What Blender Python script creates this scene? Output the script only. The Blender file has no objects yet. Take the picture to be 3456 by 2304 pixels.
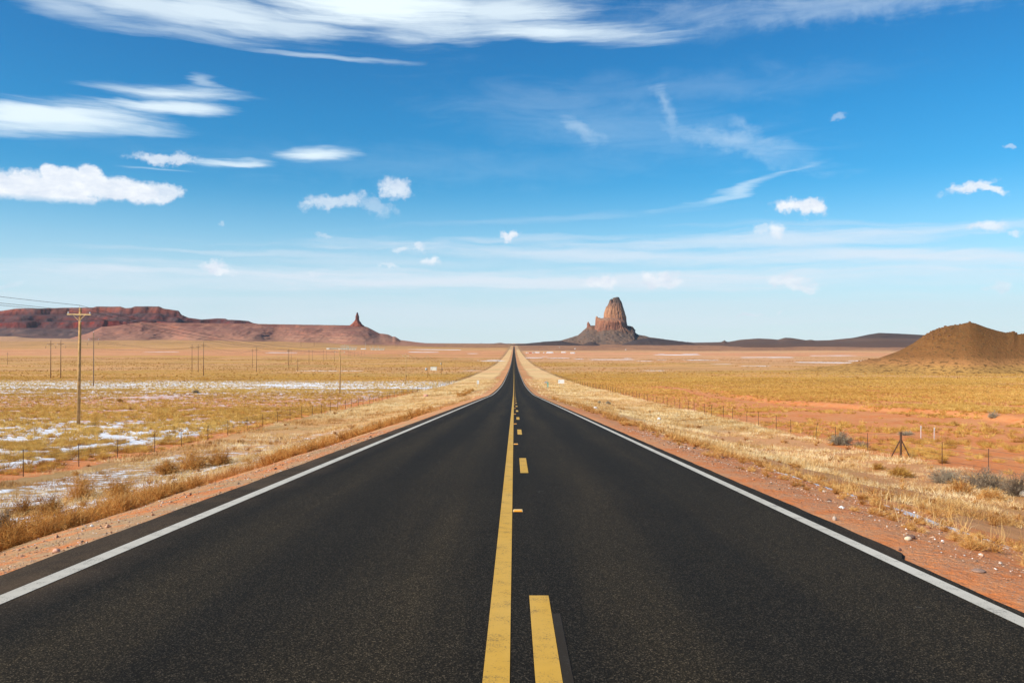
import bpy, math, random
import numpy as np
from mathutils import Vector, Matrix
rng = np.random.default_rng(7)
random.seed(7)
S = bpy.context.scene
COL = S.collection

# ------------------------------------------------------------------ camera, sky, sun, exposure
F = 2800.0; CX = 1735.0; HY = 1156.0          # focal length / heading / horizon measured on the photograph (pixels)
CAMZ = 1.607
cam_d = bpy.data.cameras.new('camera'); cam = bpy.data.objects.new('camera', cam_d); COL.objects.link(cam)
cam_d.sensor_width = 36.0; cam_d.lens = F/3456*36.0; cam_d.clip_start = 0.1; cam_d.clip_end = 60000
cam.location = (0, 0, CAMZ)
cam.rotation_euler = (math.radians(90)+math.atan((HY-1152)/F), 0, math.atan((CX-1728)/F))
S.camera = cam
SUN_DIR = Vector((-0.80, -0.42, 0.60)).normalized()      # towards the sun: left, a little behind the camera
sun_el = math.asin(SUN_DIR.z); sun_az = math.atan2(SUN_DIR.x, SUN_DIR.y)
sun_d = bpy.data.lights.new('sun', 'SUN'); sun = bpy.data.objects.new('sun', sun_d); COL.objects.link(sun)
sun_d.energy = 4.6; sun_d.angle = math.radians(0.53); sun_d.color = (1.0, 0.90, 0.73)
sun.rotation_euler = SUN_DIR.to_track_quat('Z', 'Y').to_euler(); sun.location = (-50, -30, 60)
S.view_settings.view_transform = 'Standard'; S.view_settings.look = 'None'
S.view_settings.exposure = 0.44; S.view_settings.gamma = 1.0

class NT:
    """small helper for building node trees"""
    def __init__(s, tree): s.t = tree; s.n = tree.nodes; s.l = tree.links
    def new(s, ty, **kw):
        nd = s.n.new(ty)
        for k, v in kw.items(): setattr(nd, k, v)
        return nd
    def put(s, sock, v):
        if isinstance(v, bpy.types.NodeSocket): s.l.new(v, sock)
        elif v is not None: sock.default_value = v
    def math(s, op, a, b=None, c=None, clamp=False):
        nd = s.new('ShaderNodeMath', operation=op, use_clamp=clamp)
        s.put(nd.inputs[0], a); s.put(nd.inputs[1], b); s.put(nd.inputs[2], c)
        return nd.outputs[0]
    def vmath(s, op, a, b=None):
        nd = s.new('ShaderNodeVectorMath', operation=op); s.put(nd.inputs[0], a); s.put(nd.inputs[1], b)
        return nd.outputs['Value'] if op in ('LENGTH', 'DOT_PRODUCT') else nd.outputs[0]
    def mapr(s, v, a, b, c=0.0, d=1.0, smooth=False):
        nd = s.new('ShaderNodeMapRange', clamp=True)
        if smooth: nd.interpolation_type = 'SMOOTHSTEP'
        s.put(nd.inputs['Value'], v); s.put(nd.inputs['From Min'], a); s.put(nd.inputs['From Max'], b)
        s.put(nd.inputs['To Min'], c); s.put(nd.inputs['To Max'], d)
        return nd.outputs[0]
    def noise(s, vec, scale, detail=4.0, rough=0.55, lac=2.0, dist=0.0):
        nd = s.new('ShaderNodeTexNoise'); s.put(nd.inputs['Vector'], vec)
        nd.inputs['Scale'].default_value = scale; nd.inputs['Detail'].default_value = detail
        nd.inputs['Roughness'].default_value = rough; nd.inputs['Lacunarity'].default_value = lac
        nd.inputs['Distortion'].default_value = dist
        return nd.outputs['Fac'], nd.outputs['Color']
    def scale(s, vec, sc, loc=(0, 0, 0)):
        nd = s.new('ShaderNodeMapping'); s.put(nd.inputs['Vector'], vec)
        nd.inputs['Scale'].default_value = sc; nd.inputs['Location'].default_value = loc
        return nd.outputs[0]
    def mix(s, f, a, b, mode='MIX'):
        nd = s.new('ShaderNodeMix', data_type='RGBA', blend_type=mode)
        nd.clamp_factor = True
        s.put(nd.inputs[0], f)
        for i, v in ((6, a), (7, b)):
            if isinstance(v, tuple) and len(v) == 3: v = (*v, 1)
            s.put(nd.inputs[i], v)
        return nd.outputs[2]
    def ramp(s, f, stops, interp='LINEAR'):
        nd = s.new('ShaderNodeValToRGB'); s.put(nd.inputs[0], f); cr = nd.color_ramp; cr.interpolation = interp
        while len(cr.elements) < len(stops): cr.elements.new(0.5)
        for e, (p, c) in zip(cr.elements, stops): e.position = p; e.color = (*c, 1)
        return nd.outputs[0]
    def attr(s, name):
        nd = s.new('ShaderNodeAttribute', attribute_name=name); return nd

# ---- sky: Nishita + procedural clouds laid out by azimuth and elevation
W = bpy.data.worlds.new('World'); S.world = W; W.use_nodes = True
w = NT(W.node_tree); w.n.clear()
sky = w.new('ShaderNodeTexSky', sky_type='NISHITA'); sky.sun_disc = False
sky.sun_elevation = sun_el; sky.sun_rotation = sun_az; sky.altitude = 1700; sky.air_density = 1.0
sky.dust_density = 0.4; sky.ozone_density = 2.0
hs = w.new('ShaderNodeHueSaturation'); w.l.new(sky.outputs[0], hs.inputs['Color'])
hs.inputs['Saturation'].default_value = 1.12; hs.inputs['Value'].default_value = 1.0; hs.inputs['Hue'].default_value = 0.5
tc = w.new('ShaderNodeTexCoord')
sep = w.new('ShaderNodeSeparateXYZ'); w.l.new(tc.outputs['Generated'], sep.inputs[0])
AZ = w.math('ARCTAN2', sep.outputs[0], sep.outputs[1])
EL = w.math('ARCSINE', sep.outputs[2])
tint = w.ramp(w.mapr(EL, .0, .40), [(0, (.98/1.5, 1.12/1.5, 1.14/1.5)), (.32, (.42/1.5, 1.18/1.5, 1.30/1.5)), (.65, (.25/1.5, 1.14/1.5, 1.38/1.5)), (1, (.22/1.5, 1.0/1.5, 1.34/1.5))])
tint = w.vmath('MULTIPLY', tint, (1.5, 1.5, 1.5))
skyc = w.mix(1.0, hs.outputs[0], tint, 'MULTIPLY')
cmb = w.new('ShaderNodeCombineXYZ'); w.l.new(AZ, cmb.inputs[0]); w.l.new(EL, cmb.inputs[1])
P0 = cmb.outputs[0]
def azel(x, y):
    u = (x-CX)/F; v = (HY-y)/F
    return math.atan(u), math.atan(v/math.sqrt(1+u*u))
def warp(vec, nc, amt):
    c = w.vmath('SUBTRACT', nc, (0.5, 0.5, 0.5)); m = w.vmath('MULTIPLY', c, amt)
    return w.vmath('ADD', vec, m)
# streaky cirrus coordinates and puffy cumulus coordinates
_, nc1 = w.noise(w.scale(P0, (3, 18, 1)), 1.0, 5, 0.6)
Pc = warp(P0, nc1, (0.22, 0.035, 0))
_, nc2 = w.noise(P0, 26.0, 8, 0.66)
Pp = warp(P0, nc2, (0.058, 0.034, 0))
Ph = warp(P0, nc1, (0.14, 0.040, 0))
str_n3, _ = w.noise(w.scale(Ph, (7, 95, 1), (2, 5, 0)), 1.0, 8, 0.68)
str_n, _ = w.noise(w.scale(Pc, (5, 75, 1)), 1.0, 6, 0.62)
str_n2, _ = w.noise(w.scale(P0, (9, 40, 1), (3, 1, 0)), 1.0, 6, 0.65, dist=0.8)
puf_n, _ = w.noise(P0, 60.0, 8, 0.68)
def cloud(vec, nz, cx, cy, rx, ry, rot=0, wt=1.0, amp=0.9, lo=0.28, hi=0.62, gr=1.0):
    rx, ry = rx*gr, ry*gr; a, e = azel(cx, cy); a2, _ = azel(cx+rx, cy); a1, _ = azel(cx-rx, cy); _, e2 = azel(cx, cy-ry); _, e1 = azel(cx, cy+ry)
    mp = w.new('ShaderNodeMapping', vector_type='TEXTURE'); w.put(mp.inputs['Vector'], vec)
    mp.inputs['Location'].default_value = (a, e, 0); mp.inputs['Rotation'].default_value = (0, 0, math.radians(rot))
    mp.inputs['Scale'].default_value = ((a2-a1)/2, (e2-e1)/2, 1)
    r = w.vmath('LENGTH', mp.outputs[0])
    f = w.math('SUBTRACT', 1.35, r)                     # >0 inside
    f = w.math('MULTIPLY_ADD', nz, amp, f); f = w.math('SUBTRACT', f, 0.5*amp)
    f = w.math('MULTIPLY', f, 0.75)
    return w.mapr(f, lo, hi, 0, wt, smooth=True)
CIRRUS = [ (190, 15, 330, 42, -5, .5),  # x, y, rx, ry (photo px), tilt deg, weight
 (500, 30, 560, 90, -3, .75), (700, 45, 500, 90, -3, .80), (1330, 25, 560, 120, -2, 1.0), (1900, 110, 430, 48, -4, .85), (1700, 40, 350, 80, 0, .8),
 (950, 90, 320, 45, 0, .7),
 (170, 385, 420, 78, 4, .92), (560, 305, 330, 26, 1, .8), (480, 345, 260, 34, 4, .85), (690, 270, 60, 30, 0, .35),
 (1060, 183, 280, 12, 0, .42), (790, 541, 150, 14, 4, .75), (1100, 522, 140, 26, 0, .88), (550, 570, 120, 6, 0, .25),
 
 (2470, 640, 230, 17, 13, .48), (2640, 585, 150, 14, 15, .25)]
VEIL = [(2420, 480, 330, 30, -16, .30), (2260, 400, 30, 90, 18, .30), (2950, 0, 900, 55, -2, .34), (2450, 40, 300, 70, 0, .16), (2450, 470, 250, 38, -14, .36), (1960, 430, 110, 38, -28, .34), (2235, 350, 32, 85, 12, .34), (2520, 430, 80, 22, -35, .25),
 (2050, 420, 500, 110, -8, .15), (1500, 560, 900, 60, 0, .08), (2300, 300, 500, 60, 0, .10)]
HAZEB = [(2700, 800, 1100, 34, 1, .62), (2200, 865, 1300, 26, -2, .60), (3000, 865, 800, 40, -3, .72), (1750, 812, 500, 12, 3, .35), (1700, 950, 2300, 46, 0, .75), (900, 855, 700, 12, 0, .35),
 (2700, 940, 1300, 45, 0, .42), (700, 960, 1000, 38, 0, .40), (1300, 880, 600, 22, 0, .30), (1330, 930, 320, 16, 0, .5),
 (2900, 748, 700, 12, -2, .22), (1800, 745, 600, 14, 4, .14), (2900, 1070, 900, 10, 0, .25), (300, 1010, 900, 26, 0, .30), (1700, 1060, 2600, 60, 0, .35)]
CUM = [
 (545, 527, 95, 17, 3, .75), (1130, 680, 100, 18, 10, .62), (1255, 685, 60, 20, -20, .35), (1335, 640, 48, 24, 0, .75),
 (722, 905, 52, 17, 0, .9), (745, 918, 50, 12, 0, .9), (2690, 700, 75, 23, -8, 1.0), (2735, 712, 60, 20, -8, 1.0), (3255, 630, 75, 14, 12, .9), (3330, 632, 55, 13, -22, .9),
 (2625, 778, 36, 20, 0, .85), (2555, 775, 22, 14, 0, .5), (3330, 770, 55, 17, 0, .75), (3435, 788, 28, 14, 0, .6), (3395, 505, 20, 6, 0, .4), (2825, 397, 30, 8, 0, .3),
 (2220, 930, 55, 20, 0, .9), (2230, 948, 70, 14, 0, .8), (2030, 958, 46, 17, 0, .8), (2660, 950, 60, 17, 0, .75), (2720, 965, 50, 14, 0, .75), (3385, 970, 40, 14, 0, .5),
 (1715, 792, 26, 11, 0, .95), (1412, 842, 20, 10, 0, .6), (1448, 874, 26, 11, 0, .8), (1352, 848, 20, 7, 0, .55), (1310, 895, 22, 7, 0, .5),
 (1080, 790, 26, 8, 0, .35), (750, 760, 12, 8, 0, .3), (1060, 925, 14, 10, 0, .3), (2520, 1056, 30, 7, 0, .5), (2632, 1060, 8, 8, 0, .5), (20, 965, 40, 10, 0, .3), (3050, 1120, 500, 8, 0, .15)]
CHAIN = None
BIGCUM = [(110, 625, 190, 52, 0, 1.0), (260, 612, 120, 50, 0, 1.0), (400, 640, 190, 44, 0, 1.0), (120, 655, 260, 30, 0, 1.0), (545, 648, 68, 36, 0, .85), (160, 585, 40, 28, 0, 1), (305, 582, 50, 26, 0, 1)]
def mx(lst, vec, nz, **kw):
    global CHAIN
    out = None
    for i, c in enumerate(lst):
        if i % 9 == 0:      # each batch waits for the one before (keeps the shader's working memory small)
            if CHAIN is not None:
                cz = w.new('ShaderNodeCombineXYZ'); w.l.new(w.math('MULTIPLY', CHAIN, 1e-5), cz.inputs[2]); vc = w.vmath('ADD', vec, cz.outputs[0])
            else: vc = vec
        v = cloud(vc, nz, *c, **kw); out = v if out is None else w.math('MAXIMUM', out, v); CHAIN = out
    return out
a_c = mx(CIRRUS, Pc, str_n, amp=1.5, lo=0.12, hi=0.95)
a_v = mx(VEIL, warp(P0, nc2, (0.05, 0.04, 0)), str_n2, amp=1.9, lo=0.12, hi=1.25, gr=1.35)
a_h = mx(HAZEB, Ph, str_n3, amp=2.0, lo=0.0, hi=1.0)
a_p = mx(CUM, Pp, puf_n, amp=2.1, lo=0.06, hi=0.72, gr=1.22)
def over(a, b):    # 1-(1-a)(1-b)
    return w.math('SUBTRACT', 1.0, w.math('MULTIPLY', w.math('SUBTRACT', 1.0, a), w.math('SUBTRACT', 1.0, b)))
a_b = mx(BIGCUM, warp(P0, nc2, (0.026, 0.020, 0)), puf_n, amp=1.25, lo=0.14, hi=0.52)
a_p = w.math('MAXIMUM', a_p, w.math('MULTIPLY', a_b, w.mapr(w.math('MULTIPLY_ADD', puf_n, .008, EL), .148, .157)))
grad = w.mapr(EL, 0.0, 0.20, 0.78, 0.0, smooth=True)          # milky air above the horizon
shade, _ = w.noise(w.scale(P0, (1, 1.8, 1)), 45.0, 5, 0.65)
puffcol = w.mix(w.mapr(shade, .3, .7), (7.0, 7.8, 9.0, 1), (9.6, 9.9, 10.2, 1))
base = w.mix(grad, skyc, (6.9, 8.5, 9.4, 1))
base = w.mix(a_h, base, (8.2, 8.7, 9.5, 1))
base = w.mix(over(a_c, a_v), base, (8.6, 9.8, 10.4, 1))
base = w.mix(a_p, base, puffcol)
bg = w.new('ShaderNodeBackground'); w.l.new(base, bg.inputs[0]); bg.inputs[1].default_value = 0.078
wo = w.new('ShaderNodeOutputWorld'); w.l.new(bg.outputs[0], wo.inputs[0])
W.cycles.sampling_method = 'MANUAL'; W.cycles.sample_map_resolution = 512

# ------------------------------------------------------------------ object helpers
def tag(o, label=None, cat=None, group=None, kind=None):
    if label: o['label'] = label
    if cat: o['category'] = cat
    if group: o['group'] = group
    if kind: o['kind'] = kind
    return o
def empty(name, loc=(0, 0, 0), rz=0.0):
    o = bpy.data.objects.new(name, None); COL.objects.link(o); o.location = loc; o.rotation_euler = (0, 0, rz)
    o.empty_display_size = 0.3
    return o
def link(name, me, mat=None, parent=None, loc=None):
    o = bpy.data.objects.new(name, me); COL.objects.link(o)
    if mat: me.materials.append(mat)
    if parent: o.parent = parent
    if loc is not None: o.location = loc
    return o
def npmesh(name, V, quads=None, tris=None, smooth=False, attrs=None):
    V = np.asarray(V, np.float32); me = bpy.data.meshes.new(name)
    parts = []; starts = []; n = 0
    if quads is not None and len(quads):
        q = np.asarray(quads, np.int32); parts.append(q.ravel()); starts.append(np.arange(len(q))*4); n += q.size
    if tris is not None and len(tris):
        t = np.asarray(tris, np.int32); parts.append(t.ravel()); starts.append(n+np.arange(len(t))*3)
    li = np.concatenate(parts).astype(np.int32); st = np.concatenate(starts).astype(np.int32)
    me.vertices.add(len(V)); me.vertices.foreach_set('co', V.ravel())
    me.loops.add(len(li)); me.loops.foreach_set('vertex_index', li)
    me.polygons.add(len(st)); me.polygons.foreach_set('loop_start', st)
    me.update(calc_edges=True); me.validate()
    me.polygons.foreach_set('use_smooth', np.full(len(me.polygons), smooth))
    for k, a in (attrs or {}).items():
        a = np.asarray(a, np.float32)
        if a.ndim == 1:
            at = me.attributes.new(k, 'FLOAT', 'POINT'); at.data.foreach_set('value', a)
        else:
            at = me.attributes.new(k, 'FLOAT_COLOR', 'POINT')
            if a.shape[1] == 3: a = np.concatenate([a, np.ones((len(a), 1), np.float32)], 1)
            at.data.foreach_set('color', a.ravel())
    return me
def grid_faces(nr, nc, wrap=False):
    r = np.arange(nr-1)[:, None]; c = np.arange(nc if wrap else nc-1)[None, :]
    c2 = (c+1) % nc
    a = r*nc+c; b = r*nc+c2; d = (r+1)*nc+c2; e = (r+1)*nc+c
    return np.stack([a+0*b, b, d, e], -1).reshape(-1, 4)
class MB:
    """collects boxes, bars and prisms into one mesh"""
    def __init__(s): s.v = []; s.f = []
    def add(s, vs, fs):
        b = len(s.v); s.v += [tuple(v) for v in vs]; s.f += [tuple(b+i for i in f) for f in fs]; return s
    def box(s, c, sz, rz=0.0, bev=0.0):
        x, y, z = sz[0]/2, sz[1]/2, sz[2]/2; cs, sn = math.cos(rz), math.sin(rz)
        vs = []
        for dx, dy, dz in ((-x,-y,-z),(x,-y,-z),(x,y,-z),(-x,y,-z),(-x,-y,z),(x,-y,z),(x,y,z),(-x,y,z)):
            vs.append((c[0]+dx*cs-dy*sn, c[1]+dx*sn+dy*cs, c[2]+dz))
        return s.add(vs, [(0,3,2,1),(4,5,6,7),(0,1,5,4),(1,2,6,5),(2,3,7,6),(3,0,4,7)])
    def bar(s, a, b, r0, r1=None, n=8, cap=True):
        r1 = r0 if r1 is None else r1
        a = Vector(a); b = Vector(b); d = (b-a).normalized()
        u = d.cross(Vector((0, 0, 1)) if abs(d.z) < .9 else Vector((1, 0, 0))).normalized(); v = d.cross(u)
        vs = []
        for p, r in ((a, r0), (b, r1)):
            for k in range(n):
                t = 2*math.pi*(k+.5)/n; vs.append(p+u*math.cos(t)*r+v*math.sin(t)*r)
        fs = [(k, (k+1) % n, n+(k+1) % n, n+k) for k in range(n)]
        if cap: fs += [tuple(range(n))[::-1], tuple(range(n, 2*n))]
        return s.add(vs, fs)
    def tube(s, pts, r, n=5):
        for a, b in zip(pts[:-1], pts[1:]): s.bar(a, b, r, n=n, cap=False)
        return s
    def prism(s, prof, y0, y1):     # profile in x,z extruded along y
        n = len(prof); vs = [(p[0], y0, p[1]) for p in prof]+[(p[0], y1, p[1]) for p in prof]
        fs = [(k, (k+1) % n, n+(k+1) % n, n+k) for k in range(n)]+[tuple(range(n))[::-1], tuple(range(n, 2*n))]
        return s.add(vs, fs)
    def build(s, name, mat, parent=None, smooth=False, loc=None):
        me = bpy.data.meshes.new(name); me.from_pydata(s.v, [], s.f); me.update()
        if smooth:
            for p in me.polygons: p.use_smooth = len(p.vertices) == 4
        return link(name, me, mat, parent, loc)
def copy_tree(o, parent=None):
    c = o.copy(); COL.objects.link(c); c.parent = parent
    for ch in list(o.children): copy_tree(ch, c)
    return c

# ------------------------------------------------------------------ numpy noise
def hsh(i, j, seed):
    h = (i.astype(np.int64)*374761393 + j.astype(np.int64)*668265263 + seed*1442695041) & 0xFFFFFFFF
    h = ((h ^ (h >> 13))*1274126177) & 0xFFFFFFFF
    return ((h ^ (h >> 16)) & 0xFFFFFF)/float(0xFFFFFF)
def vnoise(x, y, seed=0):
    xi = np.floor(x); yi = np.floor(y); fx = x-xi; fy = y-yi
    fx = fx*fx*(3-2*fx); fy = fy*fy*(3-2*fy)
    a = hsh(xi, yi, seed); b = hsh(xi+1, yi, seed); c = hsh(xi, yi+1, seed); d = hsh(xi+1, yi+1, seed)
    return (a*(1-fx)+b*fx)*(1-fy)+(c*(1-fx)+d*fx)*fy
def fbm(x, y, oct=4, seed=0, gain=0.5):
    x = np.asarray(x, float); y = np.asarray(y, float); s = 0; a = 1; t = 0
    for k in range(oct):
        s = s+a*vnoise(x*2**k+17.3*k, y*2**k-9.1*k, seed+k); t += a; a *= gain
    return s/t
def ridged(x, y, oct=4, seed=0):
    s = 0; a = 1; t = 0
    for k in range(oct):
        s = s+a*(1-np.abs(2*vnoise(x*2**k+5.1*k, y*2**k+3.7*k, seed+k)-1)); t += a; a *= .5
    return s/t
def sst(x, a, b):
    t = np.clip((np.asarray(x, float)-a)/(b-a), 0, 1); return t*t*(3-2*t)

# ------------------------------------------------------------------ terrain
zx = np.array([-400, 0, 60, 120, 144, 200, 288, 421, 585, 750, 1200, 1800, 2500, 3500, 4500, 5400, 6500, 8000, 10000, 20000, 60000.])
zz = np.array([19.2, -1.607, -4.73, -7.86, -9.1, -11.4, -14.3, -17.3, -20.4, -23.2, -28.2, -31, -32, -31, -28, -24.5, -20, -14.5, -11, -30, -90.]) + CAMZ
def pchip(xq):
    h = np.diff(zx); dl = np.diff(zz)/h; m = np.zeros(len(zx)); m[0] = dl[0]; m[-1] = dl[-1]
    for k in range(1, len(zx)-1):
        if dl[k-1]*dl[k] > 0:
            w1 = 2*h[k]+h[k-1]; w2 = h[k]+2*h[k-1]; m[k] = (w1+w2)/(w1/dl[k-1]+w2/dl[k])
    i = np.clip(np.searchsorted(zx, xq)-1, 0, len(zx)-2); t = (xq-zx[i])/h[i]
    return ((2*t**3-3*t**2+1)*zz[i]+(t**3-2*t**2+t)*h[i]*m[i]+(-2*t**3+3*t**2)*zz[i+1]+(t**3-t**2)*h[i]*m[i+1])
ROWS = np.concatenate([np.arange(-80, 0, 2.0), np.arange(0, 40, 0.25), 40*np.exp(np.arange(0, 5.75, 0.0115)), [14000, 17000, 22000, 30000, 45000]])
ZROW = pchip(ROWS)
def zroad(y): return np.interp(y, ROWS, ZROW)
GY = [-400, 57, 71, 95, 123, 150, 200]; GV = [1, 1, .86, .66, .5, .3, .05]
def terrain(x, y):
    x = np.asarray(x, float); y = np.asarray(y, float); ax = np.abs(x)
    z = zroad(y)
    drop = 2.5*(0.75*sst(ax, 4.6, 18)+0.25*sst(ax, 4.4, 9))
    z = z-drop*np.interp(y, GY, GV)-0.03-0.10*sst(ax, 4.25, 5.0)
    fld = sst(ax, 20, 45)
    z = z+fld*(fbm(x/9, y/9, 3, 3)-.5)*.45+fld*sst(ax, 60, 400)*(fbm(x/140, y/140, 3, 8)-.5)*3.0*sst(y, 80, 500)
    z = z+sst(ax, 4.6, 7)*(fbm(x/1.3, y/1.3, 4, 5)-.5)*.14
    # cut bank beyond the dirt track on the right
    bx = 47+5*np.sin(y/31.0)+6*(fbm(y/15, y*0, 3, 2)-.5)
    z = z+sst(x, bx, bx+1.6)*.55*(y < 260)*sst(y, -20, 10)*(1-sst(y, 120, 260))
    # the plain rises to the left far away
    r = -x/np.maximum(y, 1.0)
    z = z+44*sst(r, .03, .40)*sst(y, 2200, 6000)
    return z
def T(x, y): return float(terrain(np.array([x]), np.array([y]))[0])
DM = np.exp(np.linspace(math.log(3.0), math.log(14000), 3000))
def hit(px, py):
    """point of the ground seen at a photo pixel: (X, y, z)"""
    u = (px-CX)/F; v = (HY-py)/F
    zt = terrain(u*DM, DM); zr = CAMZ+v*DM
    k = np.argmax(zr <= zt)
    if k == 0: k = len(DM)-1
    d = DM[k]; return (u*d, d, float(zt[k]))
def at(px, py, d): return ((px-CX)/F*d, d, CAMZ+(HY-py)/F*d)

# ------------------------------------------------------------------ materials
def newmat(name):
    m = bpy.data.materials.new(name); m.use_nodes = True; n = NT(m.node_tree); n.n.clear()
    out = n.new('ShaderNodeOutputMaterial'); bs = n.new('ShaderNodeBsdfPrincipled'); n.l.new(bs.outputs[0], out.inputs[0])
    bs.inputs['Roughness'].default_value = 0.9; bs.inputs['Specular IOR Level'].default_value = 0.2
    return m, n, bs, out
def objpos(n): return n.new('ShaderNodeNewGeometry').outputs['Position']
def plain(name, col, rough=.8, var=.12, scale=8.0, metal=0.0, spec=.2):
    m, n, bs, _ = newmat(name)
    c = n.new('ShaderNodeTexCoord').outputs['Object']
    f, _ = n.noise(c, scale, 4, .6)
    a = tuple(x*(1-var) for x in col); b = tuple(min(1, x*(1+var)) for x in col)
    n.l.new(n.mix(n.mapr(f, .3, .7), a, b), bs.inputs['Base Color'])
    bs.inputs['Roughness'].default_value = rough; bs.inputs['Metallic'].default_value = metal; bs.inputs['Specular IOR Level'].default_value = spec
    return m
def bump(n, bs, h, strength=.5, dist=.02):
    b = n.new('ShaderNodeBump'); b.inputs['Strength'].default_value = strength; b.inputs['Distance'].default_value = dist
    n.l.new(h, b.inputs['Height']); n.l.new(b.outputs[0], bs.inputs['Normal'])

SOIL = (0.74, 0.225, 0.06); SOIL2 = (0.78, 0.35, 0.14); GOLD = (0.68, 0.39, 0.085); STRAW = (0.95, 0.68, 0.34)
def ground_mat():
    m, n, bs, _ = newmat('desert_ground')
    p = objpos(n); tone = n.attr('tone').outputs['Color']
    sepc = n.new('ShaderNodeSeparateColor'); n.l.new(n.attr('mask').outputs['Color'], sepc.inputs[0])
    cover, snow, grav = sepc.outputs[0], sepc.outputs[1], sepc.outputs[2]
    big, _ = n.noise(p, .035, 4, .6); mid, _ = n.noise(p, .22, 5, .6); fine, _ = n.noise(p, 1.6, 5, .65); vf, _ = n.noise(p, 9, 4, .7)
    grit, _ = n.noise(p, 60, 3, .7)
    soil = n.mix(n.mapr(n.math('ADD', n.math('MULTIPLY', mid, .5), n.math('MULTIPLY', fine, .5)), .40, .60), SOIL, SOIL2)
    soil = n.mix(n.mapr(vf, .35, .7, 0, .55), soil, (.52, .20, .08))
    # the grass/dirt cover colour comes from the zone it stands in, broken by clumps
    cm = n.math('ADD', n.math('MULTIPLY', fine, .6), n.math('MULTIPLY', mid, .4))
    cm = n.math('ADD', cm, n.math('SUBTRACT', cover, .5))
    covm = n.mapr(cm, .42, .56, smooth=True)
    tn = n.mix(n.mapr(vf, .3, .72), n.mix(1.0, tone, (.76, .66, .56), 'MULTIPLY'), tone)
    wide, _ = n.noise(n.scale(p, (.35, 1.0, 1)), .012, 11, .68); wide2, _ = n.noise(n.scale(p, (.5, 1.0, 1), (40, 9, 0)), .05, 9, .7)
    tn = n.mix(n.mapr(wide2, .46, .56, 0, .6), tn, n.mix(1.0, tone, (.62, .55, .42), 'MULTIPLY'))
    tn = n.mix(n.mapr(wide, .50, .58, 0, .6), tn, (.80, .42, .22))
    spk, _ = n.noise(n.scale(p, (.10, .035, 1), (7, 3, 0)), 1.0, 8, .75); tn = n.mix(n.mapr(spk, .54, .60, 0, .6), tn, (.40, .24, .08)); sp2, _ = n.noise(n.scale(p, (.022, .012, 1), (17, 5, 0)), 1.0, 7, .7); tn = n.mix(n.mapr(sp2, .52, .58, 0, .55), tn, (.76, .36, .15))
    tn = n.mix(n.mapr(big, .35, .65, 0, .5), tn, n.mix(1.0, tone, (.94, .88, .80), 'MULTIPLY'))
    col = n.mix(covm, soil, tn)
    # gravel specks on the shoulders
    vo = n.new('ShaderNodeTexVoronoi'); n.put(vo.inputs['Vector'], p); vo.inputs['Scale'].default_value = 22
    gm = n.math('MULTIPLY', n.mapr(vo.outputs['Distance'], .22, .16), n.mapr(n.math('ADD', fine, n.math('SUBTRACT', grav, .5)), .45, .62))
    gcol = n.mix(n.mapr(grit, .35, .65), (.15, .12, .10), (.62, .53, .45))
    col = n.mix(gm, col, gcol)
    gm2 = n.mapr(n.math('ADD', n.math('ADD', n.math('MULTIPLY', fine, .5), n.math('MULTIPLY', vf, .5)), n.math('SUBTRACT', grav, .5)), .54, .68, 0, .35)
    col = n.mix(gm2, col, (.42, .30, .20))
    # thin old snow
    sp = n.scale(p, (.55, 1.0, 1)); s1, _ = n.noise(sp, 1.5, 8, .74); s2, _ = n.noise(n.scale(p, (.25, 1, 1)), .06, 4, .6)
    sm = n.math('ADD', n.math('ADD', n.math('MULTIPLY', s1, .92), n.math('MULTIPLY', s2, .08)), n.math('MULTIPLY', n.math('SUBTRACT', snow, .5), .50))
    smask = n.mapr(sm, .51, .555, smooth=True)
    smask = n.math('MULTIPLY', smask, n.mapr(snow, .02, .12))
    col = n.mix(smask, col, (.88, .89, .92))
    n.l.new(col, bs.inputs['Base Color'])
    h = n.math('ADD', n.math('MULTIPLY', vf, .5), n.math('MULTIPLY', grit, .12)); h = n.math('ADD', h, n.math('MULTIPLY', smask, .3))
    bump(n, bs, h, 1.0, .12)
    return m
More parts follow.
